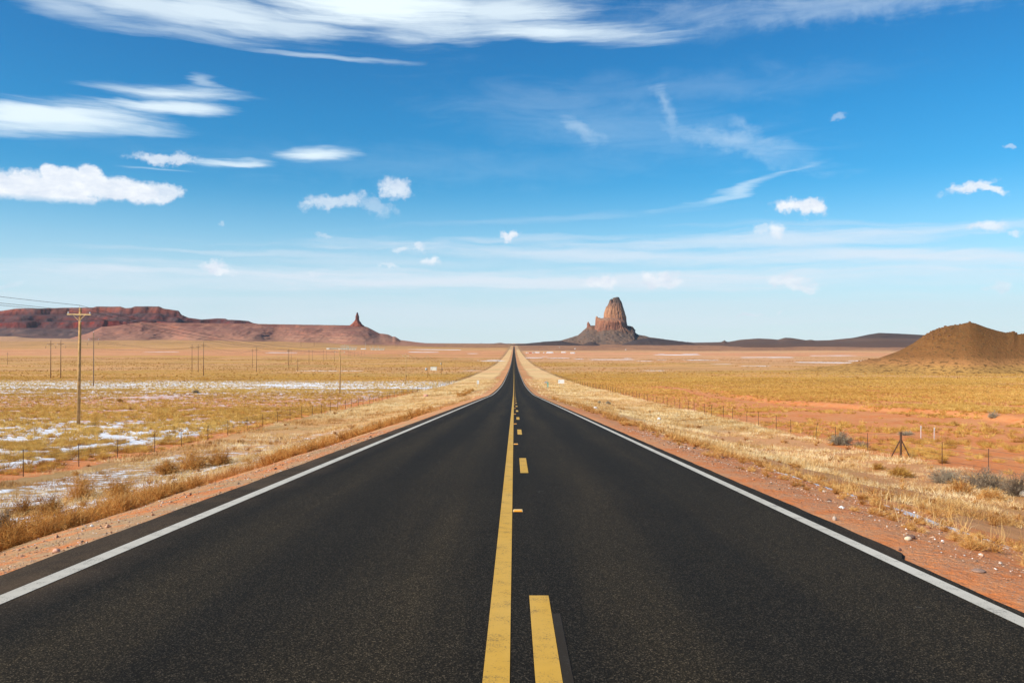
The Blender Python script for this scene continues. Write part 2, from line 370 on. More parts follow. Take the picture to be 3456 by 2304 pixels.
def asphalt_mat():
    m, n, bs, _ = newmat('asphalt')
    p = objpos(n)
    vo = n.new('ShaderNodeTexVoronoi'); n.put(vo.inputs['Vector'], p); vo.inputs['Scale'].default_value = 150
    sc = n.new('ShaderNodeSeparateColor'); n.l.new(vo.outputs['Color'], sc.inputs[0])
    g, _ = n.noise(p, 260, 2, .6); st, _ = n.noise(n.scale(p, (1.6, .05, 1)), 1.0, 4, .6); bl, _ = n.noise(p, .5, 5, .65)
    col = n.ramp(sc.outputs[0], [(0, (.0065, .0052, .0032)), (.6, (.015, .0122, .0075)), (.86, (.032, .026, .017)), (1, (.13, .105, .075))])
    col = n.mix(n.mapr(g, .35, .7), n.mix(1.0, col, (.62, .62, .62), 'MULTIPLY'), col)
    # tyre paths a touch smoother and darker, dust along the edges
    sx = n.new('ShaderNodeSeparateXYZ'); n.l.new(p, sx.inputs[0]); ax = n.math('ABSOLUTE', sx.outputs[0])
    dust = n.math('MULTIPLY', n.mapr(n.math('ADD', ax, n.math('MULTIPLY', bl, 1.0)), 3.9, 4.6), n.mapr(bl, .3, .7))
    col = n.mix(n.math('MULTIPLY', dust, .32), col, (.20, .135, .09))
    col = n.mix(n.mapr(st, .35, .65, 0, .6), col, n.mix(1.0, col, (1.5, 1.42, 1.28), 'MULTIPLY'))
    col = n.mix(n.mapr(bl, .4, .6, 0, .35), col, n.mix(1.0, col, (.72, .72, .72), 'MULTIPLY'))
    wp = n.math('SINE', n.math('MULTIPLY_ADD', ax, 3.55, -1.9)); col = n.mix(n.mapr(n.math('ADD', wp, n.math('MULTIPLY', n.math('SUBTRACT', st, .5), 3.0)), -.6, 1.2, 0, .85), col, n.mix(1.0, col, (1.75, 1.65, 1.45), 'MULTIPLY'))
    # pale scuffs
    sf, _ = n.noise(n.scale(p, (2.2, .9, 1)), 1.6, 7, .75); sf2 = n.mapr(sf, .67, .76, 0, .4)
    col = n.mix(sf2, col, (.20, .19, .17))
    n.l.new(col, bs.inputs['Base Color']); bs.inputs['Roughness'].default_value = .9; bs.inputs['Specular IOR Level'].default_value = .12
    bump(n, bs, n.math('ADD', n.math('MULTIPLY', sc.outputs[1], .5), g), .35, .006)
    return m
def paint_mat(name, col, wear=.5, dirt=(.30, .24, .16)):
    m, n, bs, out = newmat(name)
    p = objpos(n); a, _ = n.noise(p, 70, 4, .75); b, _ = n.noise(p, 6, 5, .6); c, _ = n.noise(n.scale(p, (1, .25, 1)), 1.2, 4, .6)
    cc = n.mix(n.mapr(b, .3, .75, 0, .35), col, tuple(x*.72 for x in col))
    cc = n.mix(n.mapr(c, .45, .75, 0, .25), cc, dirt)
    wm = n.mapr(n.math('ADD', n.math('MULTIPLY', a, .65), n.math('MULTIPLY', b, .35)), .54, .62, 0, wear)
    cc = n.mix(wm, cc, (.07, .06, .05))
    n.l.new(cc, bs.inputs['Base Color']); bs.inputs['Roughness'].default_value = .7
    bump(n, bs, a, .3, .004)
    return m
def blade_mat(name, c0, c1, c2, trans=.3):
    m, n, bs, out = newmat(name)
    f = n.attr('tint').outputs['Fac']
    col = n.ramp(f, [(0, c0), (.5, c1), (1, c2)])
    df = n.new('ShaderNodeBsdfDiffuse'); tr = n.new('ShaderNodeBsdfTranslucent'); mxs = n.new('ShaderNodeMixShader')
    n.l.new(col, df.inputs[0]); n.l.new(col, tr.inputs[0]); mxs.inputs[0].default_value = trans
    n.l.new(df.outputs[0], mxs.inputs[1]); n.l.new(tr.outputs[0], mxs.inputs[2]); n.l.new(mxs.outputs[0], out.inputs[0])
    n.n.remove(bs)
    return m
def rock_mat(name, strata, z0, z1, flat, flat_amt=.8, wob=.06, patches=None, nsc=.02, dust=None, stain=.6, bstr=.6, bdist=6, lo=.45, hi=.75, vst=.15):
    """layered rock: ramp by height, dusty where the slope is gentle"""
    m, n, bs, _ = newmat(name)
    g = n.new('ShaderNodeNewGeometry'); p = g.outputs['Position']
    sx = n.new('ShaderNodeSeparateXYZ'); n.l.new(p, sx.inputs[0]); nx = n.new('ShaderNodeSeparateXYZ'); n.l.new(g.outputs['Normal'], nx.inputs[0])
    a, _ = n.noise(p, nsc, 6, .62); b, _ = n.noise(p, nsc*.25, 4, .55); v, _ = n.noise(n.scale(p, (1, 1, vst)), nsc*2.5, 5, .65)
    h = n.mapr(sx.outputs[2], z0, z1); h = n.math('ADD', h, n.math('MULTIPLY', n.math('SUBTRACT', b, .5), wob*2))
    col = n.ramp(h, strata)
    col = n.mix(n.mapr(v, .38, .68, 0, stain), col, n.mix(1.0, col, (.52, .50, .55), 'MULTIPLY'))
    if patches: col = n.mix(n.mapr(a, .5, .62, 0, patches[1]), col, patches[0])
    fl = n.mapr(nx.outputs[2], lo, hi, 0, flat_amt, smooth=True)
    fl = n.math('MULTIPLY', fl, n.mapr(a, .25, .55))
    col = n.mix(fl, col, flat)
    if dust: col = n.mix(n.mapr(n.math('ADD', a, n.math('MULTIPLY', nx.outputs[2], .25)), .78, .84, 0, dust[1]), col, dust[0])
    n.l.new(col, bs.inputs['Base Color']); bs.inputs['Roughness'].default_value = 1; bs.inputs['Specular IOR Level'].default_value = .05
    bump(n, bs, n.math('ADD', a, v), bstr, bdist)
    return m

M_ground = ground_mat(); M_asph = asphalt_mat()
M_white = paint_mat('white_paint', (.63, .59, .50), .7); M_yellow = paint_mat('yellow_paint', (.66, .375, .055), .75, (.74, .52, .20))
M_ghost = paint_mat('old_paint_trace', (.032, .021, .009), 1.0, (.024, .017, .008))

# ------------------------------------------------------------------ ground sheet
def ground():
    ax = np.concatenate([np.arange(0, 24.01, .4)])
    rk = np.concatenate([np.arange(.004, .80, .0045), np.arange(.82, 2.2, .08)])
    X = []; Yv = []
    for y in ROWS:
        far = 24+rk*(max(y, 0)+45)
        xs = np.concatenate([-far[::-1], -ax[:0:-1], ax, far]); X.append(xs)
    X = np.array(X); Yg = np.repeat(ROWS[:, None], X.shape[1], 1)
    Z = terrain(X, Yg)
    road = (np.abs(X) < 3.62)
    Z = np.where(np.abs(X) < 3.4, Z-.05, Z)
    nr, nc = X.shape
    x = X.ravel(); y = Yg.ravel(); ax_ = np.abs(x)
    n1 = fbm(x/60, y/60, 4, 11); n2 = fbm(x/400, y/160, 4, 12); n3 = fbm(x/14, y/14, 4, 13); ns = fbm(x/900, y/90, 5, 14)
    left = x < 0
    tone = np.zeros((x.size, 3)); tone[:] = GOLD
    def lay(wt, c): 
        wt = np.clip(wt, 0, 1)[:, None]; tone[:] = tone*(1-wt)+np.array(c)*wt
    lay(sst(n1, .45, .7)*.6, (.60, .40, .15))
    lay(sst(n2, .5, .68)*.5*(y > 150), (.62, .34, .15))
    # distance bands (with a wandering edge)
    yw = y*(1+.35*(n2-.5)+.25*(ns-.5))
    bl = sst(yw, 450, 800)*(ns > .5)*.35; lay(bl, (.66, .38, .17))
    bl = sst(yw, 1750, 2000)*(1-sst(yw, 3000, 3300))*left; lay(bl*.85, (.76, .34, .17))
    bl = sst(yw, 1750, 3300)*left*sst(ns, .48, .6); lay(bl*.6, (.72, .40, .19))
    bl = sst(yw, 3300, 3900)*left*sst(-x/np.maximum(y, 1), .02, .25); lay(bl*.8, (.50, .29, .11))
    bl = sst(yw, 4200, 4900)*left*(1-sst(-x/np.maximum(y, 1), .05, .35)); lay(bl, (.30, .15, .07))
    rt = ~left
    lay(sst(yw, 1000, 1200)*rt*.8, (.78, .44, .24))
    lay(sst(yw, 1700, 2100)*rt*(1-sst(yw, 2500, 2700))*.8, (.82, .36, .19))
    lay(sst(yw, 1500, 1700)*rt*sst(ns, .5, .6)*.6, (.80, .52, .30))
    lay(sst(yw, 3000, 3500)*rt*.95, (.26, .125, .075))  # dark scrubby soil, with cloud shadow put into the tone as well
    lay(sst(yw, 3000, 3500)*rt*sst(ns, .5, .62)*.5, (.36, .19, .10))
    lay(sst(y, 7000, 9000), (.25, .15, .11))
    # right of way: pale straw with browner edge next to the road
    edge = 22.6+1.2*(n3-.5)
    verge = sst(ax_, 8.0+2.5*(n1-.5)+1.5*np.clip(120-y, 0, 120)/120, 10.5+1.5*(n1-.5))*(1-sst(ax_, edge-.6, edge+.6))
    inv = (ax_ < 23)
    lay(inv*1.0, (.60, .38, .18))
    lay((x < 0)*(ax_ < 6.6)*.8, (.60, .40, .23))
    lay((x > 0)*inv*(y < 70)*.7, (.72, .30, .12))
    lay(verge*(.10+.9*sst(y, 45, 150)), STRAW)
    lay(verge*sst(n3, .55, .7)*.4, (.62, .40, .15))
    lay(inv*(y > 3600)*.7, (.42, .30, .2))
    lay((ax_ > 23)*(ax_ < 26)*(1-sst(ax_, 24, 26))*sst(y, 250, 400)*.8, (.33, .21, .10))   # fence-line scrub
    cover = np.full(x.size, .62)
    cover[:] = .60+.2*(n1-.5)
    cover = np.where((ax_ > 23) & (y < 350), cover-.26*(1-sst(y, 120, 350)), cover)
    cover = np.where(y > 350, .62+.35*sst(y, 350, 900), cover)
    soilz = (x > 23)*(1-sst(x, 46+5*np.sin(y/31.), 50+5*np.sin(y/31.)))*(1-sst(y, 150, 260))
    cover = cover*(1-soilz)+soilz*.33
    trk = np.exp(-((x-42-3*np.sin(y/31.0))/2.6)**2)*(y < 260); cover = cover-trk*.35
    cover = np.where(inv, .35+.35*verge, cover)
    cover = np.where(inv & (y > 90), .5+.4*verge, cover)
    cover = np.where(inv & (ax_ < 7), np.where(x < 0, .50, .32), cover)
    cover = np.where(inv & (ax_ < 7) & (y > 60), .5, cover)
    snow = np.zeros(x.size)
    lf = (x < -22)
    sv = np.interp(y, [0, 30, 45, 75, 90, 120, 150, 175, 220, 300, 330, 380, 650, 680, 760, 800], [.70, .70, .76, .70, .54, .50, .52, .60, .74, .74, .62, .28, .12, .16, .1, .0])
    snow = np.where(lf, sv, snow)
    lv = (x < -7.5) & (x >= -22); snow = np.where(lv, np.interp(y, [0, 12, 22, 40, 70, 90], [.50, .60, .64, .57, .40, 0])*sst(ax_, 8, 12), snow)
    rf = (x > 6.0) & (x < 13); snow = np.where(rf, np.interp(y, [0, 8, 10, 17, 26, 40, 45], [.2, .7, .95, .95, .45, .3, 0])*sst(ax_, 6.1, 6.5)*(1-sst(ax_, 7.8, 8.8)), snow)
    rf = (x > 23); snow = np.where(rf, np.interp(y, [100, 150, 200, 300, 420, 600, 800], [0, .18, .28, .24, .12, .12, .0]), snow)
    # long thin drifts far out on the plain: photo x0, x1, y
    for x0, x1, py, th in [(1370,1560,1179.5,1.6),(1380,1480,1188,1.6),(1580,1612,1193,1.6),(1625,1700,1218,2.2),(1640,1690,1214,1.4),(900,1000,1190,1.2),
        (1000,1220,1251,1.8),(490,590,1188,1.3),(1578,1615,1250,2),(1545,1560,1255,2),(1775,1830,1207,2.4),(1830,1850,1203,1.5),(1850,1925,1208,1.8),(1940,1965,1211,2),
        (1990,2140,1213,2),(2105,2130,1209,2.5),(2215,2245,1214,2),(2150,2200,1218,1.5),(2225,2240,1194,1.8),(2210,2360,1197,2.4),(2300,2360,1194,1.5),(2310,2420,1215,2.0),
        (2500,2680,1206,1.6),(2590,2620,1206,1.6),(2705,2880,1223,2.8),(2860,2920,1217,2),(2730,2900,1200,1.4),(2400,2480,1228,1.6),(1880,1900,1252,2),(2170,2240,1250,2),(2500,2600,1235,1.3),(1795,1810,1187,1.3)]:
        a = hit(x0, py); b = hit(x1, py); yc = (a[1]+b[1])/2
        c1 = hit((x0+x1)/2, py-th/2)[1]; c0 = hit((x0+x1)/2, py+th/2)[1]; hw = max((c1-c0)/2*.6, 3)
        g = np.clip(1.6-np.abs(y-yc-10*(n1-.5))/hw, 0, 1)*np.clip((x-a[0])/20+.5, 0, 1)*np.clip((b[0]-x)/20+.5, 0, 1)
        snow = np.maximum(snow, np.where(y > 350, g*1.35, 0))
    snow = snow*np.where((x < 0) & (y < 200), .35+.65*sst(ax_, 23.5, 27)*1.0+.65*(ax_ < 21), 1)
    snow = np.where(ax_ < 6.0, 0, snow)
    grav = np.where(ax_ < 9, np.interp(ax_, [0, 4, 4.4, 5.6, 7.5, 9], [.6, .6, .62, .5, .3, 0]), 0)*(1-sst(y, 60, 150))
    V = np.stack([x, y, Z.ravel()], 1)
    mask = np.stack([np.clip(cover, 0, 1), np.clip(snow, 0, 1.4), grav], 1)
    me = npmesh('ground', V, grid_faces(nr, nc), smooth=True, attrs={'tone': tone, 'mask': mask})
    tag(link('ground', me, M_ground), kind='structure')
ground()

# ------------------------------------------------------------------ road and its paint
def strip(name, y0, y1, x0, x1, dz, mat, thick=None, wav=None):
    ys = ROWS[(ROWS > y0+1e-3) & (ROWS < y1-1e-3)]; ys = np.concatenate([[y0], ys, [y1]]); z = zroad(ys)+dz
    xa = np.full(len(ys), float(x0)); xb = np.full(len(ys), float(x1))
    if wav: xa = wav(ys, x0); xb = wav(ys, x1)
    V = np.concatenate([np.stack([xa, ys, z], 1), np.stack([xb, ys, z], 1)]); n = len(ys); i = np.arange(n-1)
    q = np.stack([i, i+n, i+n+1, i+1], 1)
    if thick:
        V = np.concatenate([V, V-np.array([0, 0, thick])])
        q = np.concatenate([q, np.stack([i, i+1, i+1+2*n, i+2*n], 1), np.stack([i+n, i+3*n, i+3*n+1, i+n+1], 1)])
    return link(name, npmesh(name, V, q), mat)
def road():
    ys = ROWS[(ROWS >= -80) & (ROWS <= 5600)]; z = zroad(ys)
    le = -4.37+.025*(fbm(ys*1.7, ys*0, 3, 21)-.5)*np.where(ys < 120, 1, 0)*2
    re = 3.74+.02*(fbm(ys*1.9, ys*0+4, 3, 22)-.5)*np.where(ys < 120, 1, 0)*2-.12*(ys < 8.0)
    cols = [le, le*0+-3.9, le*0-2, le*0, le*0+2, le*0+3.5, re]
    V = []; 
    for c in cols: V.append(np.stack([c, ys, z+0*ys], 1))
    V.insert(0, np.stack([le-.10, ys, z-.12], 1)); V.append(np.stack([re+.10, ys, z-.12], 1))
    V = np.stack(V, 1); nr, nc, _ = V.shape
    tag(link('road', npmesh('road', V.reshape(-1, 3), grid_faces(nr, nc)), M_asph), kind='structure')
road()
mk = []
mk.append(strip('road_marking', -80, 5500, -3.94, -3.775, .004, M_white))
mk.append(strip('road_marking', -80, 5500, 3.39, 3.53, .004, M_white))
mk.append(strip('road_marking', -80, 5500, -.172, -.024, .004, M_yellow))
for k in range(-3, 40):
    y1 = 6.36+12.1*k; y0 = y1-3.15
    mk.append(strip('road_marking', y0, y1, .116, .264, .004, M_yellow))
    if k == 0: mk.append(strip('road_marking_trace', y0-.5, y1-.5, .267, .325, .003, M_ghost))
for o in mk: tag(o, kind='structure')

# ------------------------------------------------------------------ landforms (each at its own distance and depth)
def ridge(name, sky, d0, d1, d2, mat, prof, zfoot=None, nu=300, nt=70, gully=0.0, gsc=60, wob=0.0, wsc=200, crest_n=0.0, seed=0, backdrop=.0, xr=None, tpow=1.0, smooth=True, rough=0.0, smk=0.0, crag_zone=None):
    sky = sorted(sky); sx = np.array([p[0] for p in sky], float); sy = np.array([p[1] for p in sky], float)
    px = np.linspace(sx[0], sx[-1], nu); py = np.interp(px, sx, sy)
    U = (px-CX)/F; t = np.concatenate([np.linspace(0, 1, nt), 1+np.linspace(0, 1, 14)[1:]])
    D0 = d0(px) if callable(d0) else np.full(nu, float(d0)); D1 = d1(px) if callable(d1) else np.full(nu, float(d1))
    zc = CAMZ+(HY-py)/F*D1
    tt = np.clip(t, 0, 1)[:, None]; tb = np.clip(t-1, 0, 1)[:, None]
    Xl = (U*D1)[None, :]
    w1 = (fbm(Xl/wsc+0*tt, tt*3+0*Xl, 4, seed+3)-.5)*2*wob*np.sin(np.pi*np.clip(tt, 0, 1))**.7
    d = D0+(D1-D0)*tt+w1+(d2-D1)*tb
    X = U*d
    zf = terrain(X, np.broadcast_to(D0, X.shape))-3 if zfoot is None else zfoot
    zf = zf[0:1] if hasattr(zf, 'shape') and getattr(zf, 'ndim', 0) == 2 else zf
    Pp_ = prof(tt+0*X, X, seed)
    if smk:      # notches of the crest fade out down the slope instead of running to its foot
        win = max(3, int(smk/((px[-1]-px[0])/nu))); kk = np.hanning(win*2+1); kk /= kk.sum()
        zs = np.convolve(np.pad(zc, win, mode='edge'), kk, 'valid')
        Z = zf+(zs-zf)*Pp_+(zc-zs)*sst(tt, .55, 1)*(1-0*tb)
    else: Z = zf+(zc-zf)*Pp_
    if crag_zone:
        wz = np.exp(-((px-crag_zone[0])/crag_zone[1])**2)[None, :]; Z = Z+crag_zone[2]*wz*(ridged(X/9, d/9, 4, seed+40)-.62)*sst(tt, .35, .8)*(1-sst(tt, .97, 1))*(tb <= 0)
    H = np.maximum(zc-zf, 1)
    if gully: Z = Z+gully*H*(ridged(X/gsc, d/gsc/2.5+0*X, 4, seed+9)-.6)*(np.clip(tt, 0, 1)*(1-np.clip(tt, 0, 1))*4)**.8*(tb <= 0)
    if rough: Z = Z+rough*(fbm(X/25, d/25, 4, seed+31)-.5)*sst(tt, .03, .15)*(1-sst(tt, .93, 1))*(tb <= 0)
    if crest_n: Z = Z+crest_n*(fbm(X/18, d/18, 3, seed+5)-.5)*sst(tt, .7, 1)
    zb = terrain(X, np.full_like(X, float(min(d2, 50000))))-30
    Z = np.where(tb > 0, Z*(1-tb**2)+(zb)*tb**2, Z)
    V = np.stack([X, d, Z], -1).reshape(-1, 3)
    me = npmesh(name, V, grid_faces(len(t), nu), smooth=smooth)
    return tag(link(name, me, mat), kind='structure')
def terr(h, n, k=.8):     # terrace a 0..1 height
    f = h*n; i = np.floor(f); r = f-i; r2 = sst(r, .0, 1-k+.05)
    return (i+r2*.85+r*.15)/n

MESA = [(-700,1060),(-300,1052),(-100,1050),(0,1049),(48,1042.6),(136,1040.7),(228,1038),(312,1038),(323,1034.5),(404,1034.5),(422,1040),(441,1039),(454,1033.8),(536,1033.8),(551,1041),(602,1048.5),(611.7,1062),(635.6,1072),(680,1078),(735,1074),(760,1075),(768,1078.6),(837.6,1083),(856,1091.4),(880,1094),(960,1100),(1000,1120),(1030,1150)]
def prof_mesa(t, X, s):
    n = (fbm(X/260, t*0, 4, s)-.5)*.22; q = np.clip(t+n*np.sin(np.pi*np.clip(t,0,1)), 0, 1)
    h = np.interp(q, [0, .18, .34, .42, .46, .60, .64, .76, .80, .88, .93, 1.0], [0, .10, .28, .34, .50, .56, .68, .73, .93, .95, .98, 1.0])
    return h*.55+.45*terr(h, 9, .75)
strM = [(0, (0.216,0.117,0.090)), (.30, (0.171,0.099,0.086)), (.36, (0.171,0.027,0.020)), (.48, (0.207,0.032,0.023)), (.54, (0.081,0.020,0.020)), (.62, (0.216,0.045,0.032)), (.72, (0.099,0.027,0.027)), (.82, (0.270,0.068,0.041)), (.92, (0.297,0.099,0.063)), (1, (0.126,0.090,0.077))] #[(0, (.22,.14,.115)), (.30, (.17,.12,.11)), (.36, (.13,.03,.025)), (.48, (.15,.035,.03)), (.54, (.07,.025,.03)), (.62, (.15,.045,.04)), (.72, (.085,.035,.04)), (.82, (.22,.075,.055)), (.92, (.25,.10,.07)), (1, (.13,.10,.09))]
M_mesa = rock_mat('red_mesa_rock_shaded', strM, 10, 400, (.09,.065,.065), .6, .05, ((.10,.06,.06), .6), .006, None, .7, .5, 14, .55, .9)  # red strata kept dark: the cloud shadow on the cliffs is painted in
ridge('mesa', MESA, 7300, 9000, 11000, M_mesa, prof_mesa, nu=760, nt=110, gully=.04, gsc=160, wob=150, wsc=380, seed=41, smk=25)
OWL = [(215,1147),(262,1134),(294,1124.5),(341.7,1102.5),(396.8,1097.7),(477.6,1086),(499.6,1088.5),(624,1089.6),(855,1092.6),(984,1094.6),(1178,1097.6),(1226,1099.4),(1241,1104),(1262,1115),(1281,1125),(1296,1126),(1310.6,1129),(1325,1136),(1331,1135),(1338,1138.5),(1351,1147),(1380,1151),(1406,1154.5),(1461,1160),(1500,1163)]
def prof_owl(t, X, s):
    h = np.interp(t, [0, .12, .5, .82, .90, .93, .97, 1], [0, .05, .40, .78, .84, .93, .955, 1])
    return h*.8+.2*terr(h, 7, .8)
strO = [(0, (.44,.21,.13)), (.25, (.40,.20,.13)), (.45, (.33,.145,.105)), (.62, (.28,.12,.09)), (.80, (.22,.09,.075)), (.86, (.28,.105,.08)), (.91, (.15,.055,.05)), (1, (.26,.095,.07))] #[(0, (.46,.24,.15)), (.25, (.44,.25,.17)), (.45, (.38,.20,.15)), (.62, (.33,.17,.13)), (.80, (.25,.13,.11)), (.86, (.32,.15,.12)), (.91, (.18,.08,.07)), (1, (.30,.13,.10))]
M_owl = rock_mat('pink_shale_slope', strO, -8, 135, (.34,.20,.14), .45, .03, ((.44,.15,.09), .7), .008, ((.75,.75,.78), .0), .55, .6, 9, .6, .95)
def wobd(px): return 5250+160*np.sin(px/70.)+90*np.sin(px/29.+1)
ridge('ridge', OWL, wobd, 5900, 7000, M_owl, prof_owl, nu=460, nt=80, gully=.16, gsc=110, wob=60, wsc=150, seed=52, crest_n=2)
# low pink foothill at the far left
M_foot = rock_mat('foothill_soil', [(0,(.52,.28,.15)),(1,(.50,.29,.17))], -10, 60, (.50,.30,.17), .5, .05, ((.40,.20,.12),.4), .012, None, .3)
ridge('foothill', [(-300,1146),(-100,1137),(0,1135),(50,1134.5),(80,1139),(110,1141),(220,1142),(300,1147),(330,1152)], 4700, 5150, 5800, M_foot, lambda t,X,s: sst(t,0,1), nu=120, nt=30, seed=5, gully=.1, gsc=60)

# the volcanic plug: a talus cone plus near vertical crags built slice by slice
CONE = [(1640,1163),(1735,1161.5),(1800,1159),(1860,1154),(1886,1151),(1941,1134),(1950,1131.8),(1969,1115),(1981,1104.5),(1993,1098.6),(2010,1098),(2040,1092),(2060,1090),(2080,1088),(2100,1092),(2114,1098),(2117,1099.9),(2133.7,1102.4),(2141,1110),(2145,1123),(2154,1129),(2182,1134),(2192,1138),(2213,1140),(2250,1145.8),(2300,1152),(2326.5,1155.5),(2400,1160),(2460,1163)]
def prof_cone(t, X, s):
    h = np.interp(t, [0, .25, .5, .72, .9, 1], [0, .10, .30, .56, .88, 1]); return h
strC = [(0, (0.255,0.128,0.075)), (.12, (0.203,0.120,0.083)), (.35, (0.150,0.094,0.071)), (.6, (0.173,0.098,0.068)), (.85, (0.270,0.128,0.075)), (1, (0.330,0.158,0.090))] #[(0, (.30,.17,.11)), (.12, (.27,.18,.13)), (.35, (.22,.15,.12)), (.6, (.24,.15,.115)), (.85, (.34,.18,.11)), (1, (.42,.22,.13))]
M_cone = rock_mat('talus_slope', strC, -20, 190, (.17,.13,.10), .5, .10, ((.12,.075,.065), .75), .010, None, .55, .8, 8, .55, .9)
ridge('butte_talus', CONE, 7050, 7800, 8600, M_cone, prof_cone, nu=420, nt=90, gully=.17, gsc=120, wob=40, wsc=120, seed=63, crest_n=5, rough=22)
strB = [(0, (0.299,0.132,0.088)), (.18, (0.42,0.18,0.10)), (.4, (0.52,0.26,0.14)), (.58, (0.46,0.235,0.13)), (.70, (0.28,0.15,0.10)), (.80, (0.130,0.095,0.080)), (1, (0.09,0.072,0.066))]
M_butte = rock_mat('butte_rock', strB, 150, 430, (.27,.17,.12), .7, .09, ((.32,.16,.10), .7), .016, None, .75, 1.0, 12, .45, .8, .45)
def crag(name, outline, d, depth, mat, n=110, levels=70, seed=0, flute=.06, yc=0, parent=None, sq=2.6, rw=24.):
    """outline: rows (photo y, x left, x right) from the base up"""
    o = sorted(outline, key=lambda r: -r[0]); ys = np.array([r[0] for r in o]); xl = np.array([r[1] for r in o]); xr = np.array([r[2] for r in o])
    Y = np.linspace(ys[0], ys[-1], levels); XL = np.interp(-Y, -ys, xl); XR = np.interp(-Y, -ys, xr)
    th = np.linspace(0, 2*np.pi, n, endpoint=False); V = []
    amax = (xr-xl).max()/2/F*d
    for k in range(levels):
        a = (XR[k]-XL[k])/2/F*d; cx = ((XR[k]+XL[k])/2-CX)/F*d; z = CAMZ+(HY-Y[k])/F*d
        b = depth*(0.35*amax+0.65*a)
        c, s_ = np.cos(th), np.sin(th); rr = (np.abs(c)**sq+np.abs(s_)**sq)**(-1/sq)
        fl = 1+flute*(fbm(th*7+seed+0*th, th*0+z/95., 4, seed)-.5)*2*np.abs(s_)**.8-flute*.5*ridged(th*5+z/400, th*0+z/210., 3, seed+4)*(s_ < .2)*np.abs(s_)
        led = (fbm(th*2.2, th*0+z/rw, 3, seed+8)-.5)*.05*a
        V.append(np.stack([cx+(a*fl*rr+led*np.abs(s_))*c*1.0, d+yc+(b*fl*rr+led)*s_, z+(fbm(th*3, th*0+k*.3, 2, seed+2)-.5)*4], 1))
    V = np.array(V).reshape(-1, 3); top = V[-n:].mean(0); top[2] += 3
    V = np.concatenate([V, top[None]]); i = np.arange(n); tr = np.stack([(levels-1)*n+i, (levels-1)*n+(i+1) % n, np.full(n, levels*n)], 1)
    return link(name, npmesh(name, V, grid_faces(levels, n, True), tr, smooth=False), mat, parent)
butte = tag(empty('butte', at(2075, 1165, 7800)), kind='structure')
def kid(o): o.parent = butte; o.matrix_parent_inverse = Matrix.Translation(-butte.location); return o
TOWER = [(1112,2034,2119),(1099.9,2034,2117),(1089.7,2035,2114.5),(1080,2037,2113.5),(1069,2038,2112.6),(1058,2039,2109),(1054,2040,2108),(1043.8,2043,2105),(1034,2046,2101.8),(1031,2049,2101),(1032,2054,2101),(1026,2057,2100),(1018,2064,2096.7),(1013,2065.6,2093.5),(1010.6,2066.3,2091.6),(1006,2067.5,2090),(1004,2073,2089.3),(1003,2079,2086.5)]
kid(crag('tower', TOWER, 7800, .78, M_butte, seed=3, n=150, levels=100, flute=.075))
kid(crag('pinnacle', [(1040,2047,2076),(1030,2051,2073),(1022,2054.5,2069),(1016,2056.5,2066),(1012,2057.8,2065),(1010,2060,2064.6),(1008.4,2062.2,2064.2)], 7780, 1.1, M_butte, seed=9, n=40, levels=26))
kid(crag('lower_crag', [(1128,2000,2122),(1108,2006,2117),(1098,2009,2115),(1088,2010.5,2112),(1082,2013,2106),(1078,2019,2096),(1075,2028,2084),(1073,2036,2070)], 7740, .75, M_butte, seed=29, n=150, levels=40, flute=.10))
kid(crag('shoulder', [(1108,2007,2050),(1099,2008,2052),(1090,2009,2052),(1085,2009.3,2050),(1078,2009.6,2046),(1075.5,2010,2040),(1074,2010,2029),(1072,2010,2019.5),(1069.5,2011,2016.5),(1067.3,2013,2015)], 7790, .9, M_butte, seed=14, n=80, levels=46, flute=.12))
kid(crag('pinnacle', [(1107,1979,2000),(1103,1980.5,1997),(1098.6,1981,1993.5),(1094,1981.2,1991),(1090,1981.6,1988.4),(1087,1983.6,1986.6),(1086,1984.6,1985.6)], 7790, 1.0, M_butte, seed=19, n=40, levels=26))
kid(crag('shoulder', [(1116,2108,2146),(1112,2109,2142),(1108,2110,2139.5),(1104,2111,2136.5),(1102,2112,2133),(1100,2114,2126)], 7780, 1.0, M_cone, seed=24, n=60, levels=20))
kid(crag('shoulder', [(1128,2050,2140),(1115,2062,2125),(1106,2076,2112),(1101,2086,2104),(1098,2092,2099)], 7690, .8, M_cone, seed=33, n=90, levels=30, flute=.15, sq=2.0))
spire = tag(empty('rock_spire', at(1205, 1099, 5900)), kind='structure')
SP = [(1101,1178,1230),(1098,1180,1227),(1095,1184,1222),(1092,1188,1219.5),(1089,1191,1218),(1086,1194,1215.5),(1083,1196,1212.5),(1079,1199.4,1211.5),(1076,1200,1210.8),(1071,1200.5,1211),(1068,1200,1211),(1065,1200.8,1209.8),(1062,1202.5,1208.8),(1059,1203.2,1208),(1056.5,1204,1207.2),(1055,1205,1206.5)]
M_spire = rock_mat('red_spire_rock', [(0,(.30,.09,.06)),(.3,(.36,.12,.08)),(.5,(.24,.08,.06)),(.8,(.40,.15,.10)),(1,(.28,.10,.08))], 120, 215, (.30,.12,.08), .3, .05, ((.22,.08,.06),.6), .03, None, .6, .9, 4)
sp_ = crag('crag', SP, 5900, 1.0, M_spire, n=70, levels=60, seed=44, flute=.12, rw=10.)
sp_.parent = spire; sp_.matrix_parent_inverse = Matrix.Translation(-spire.location)

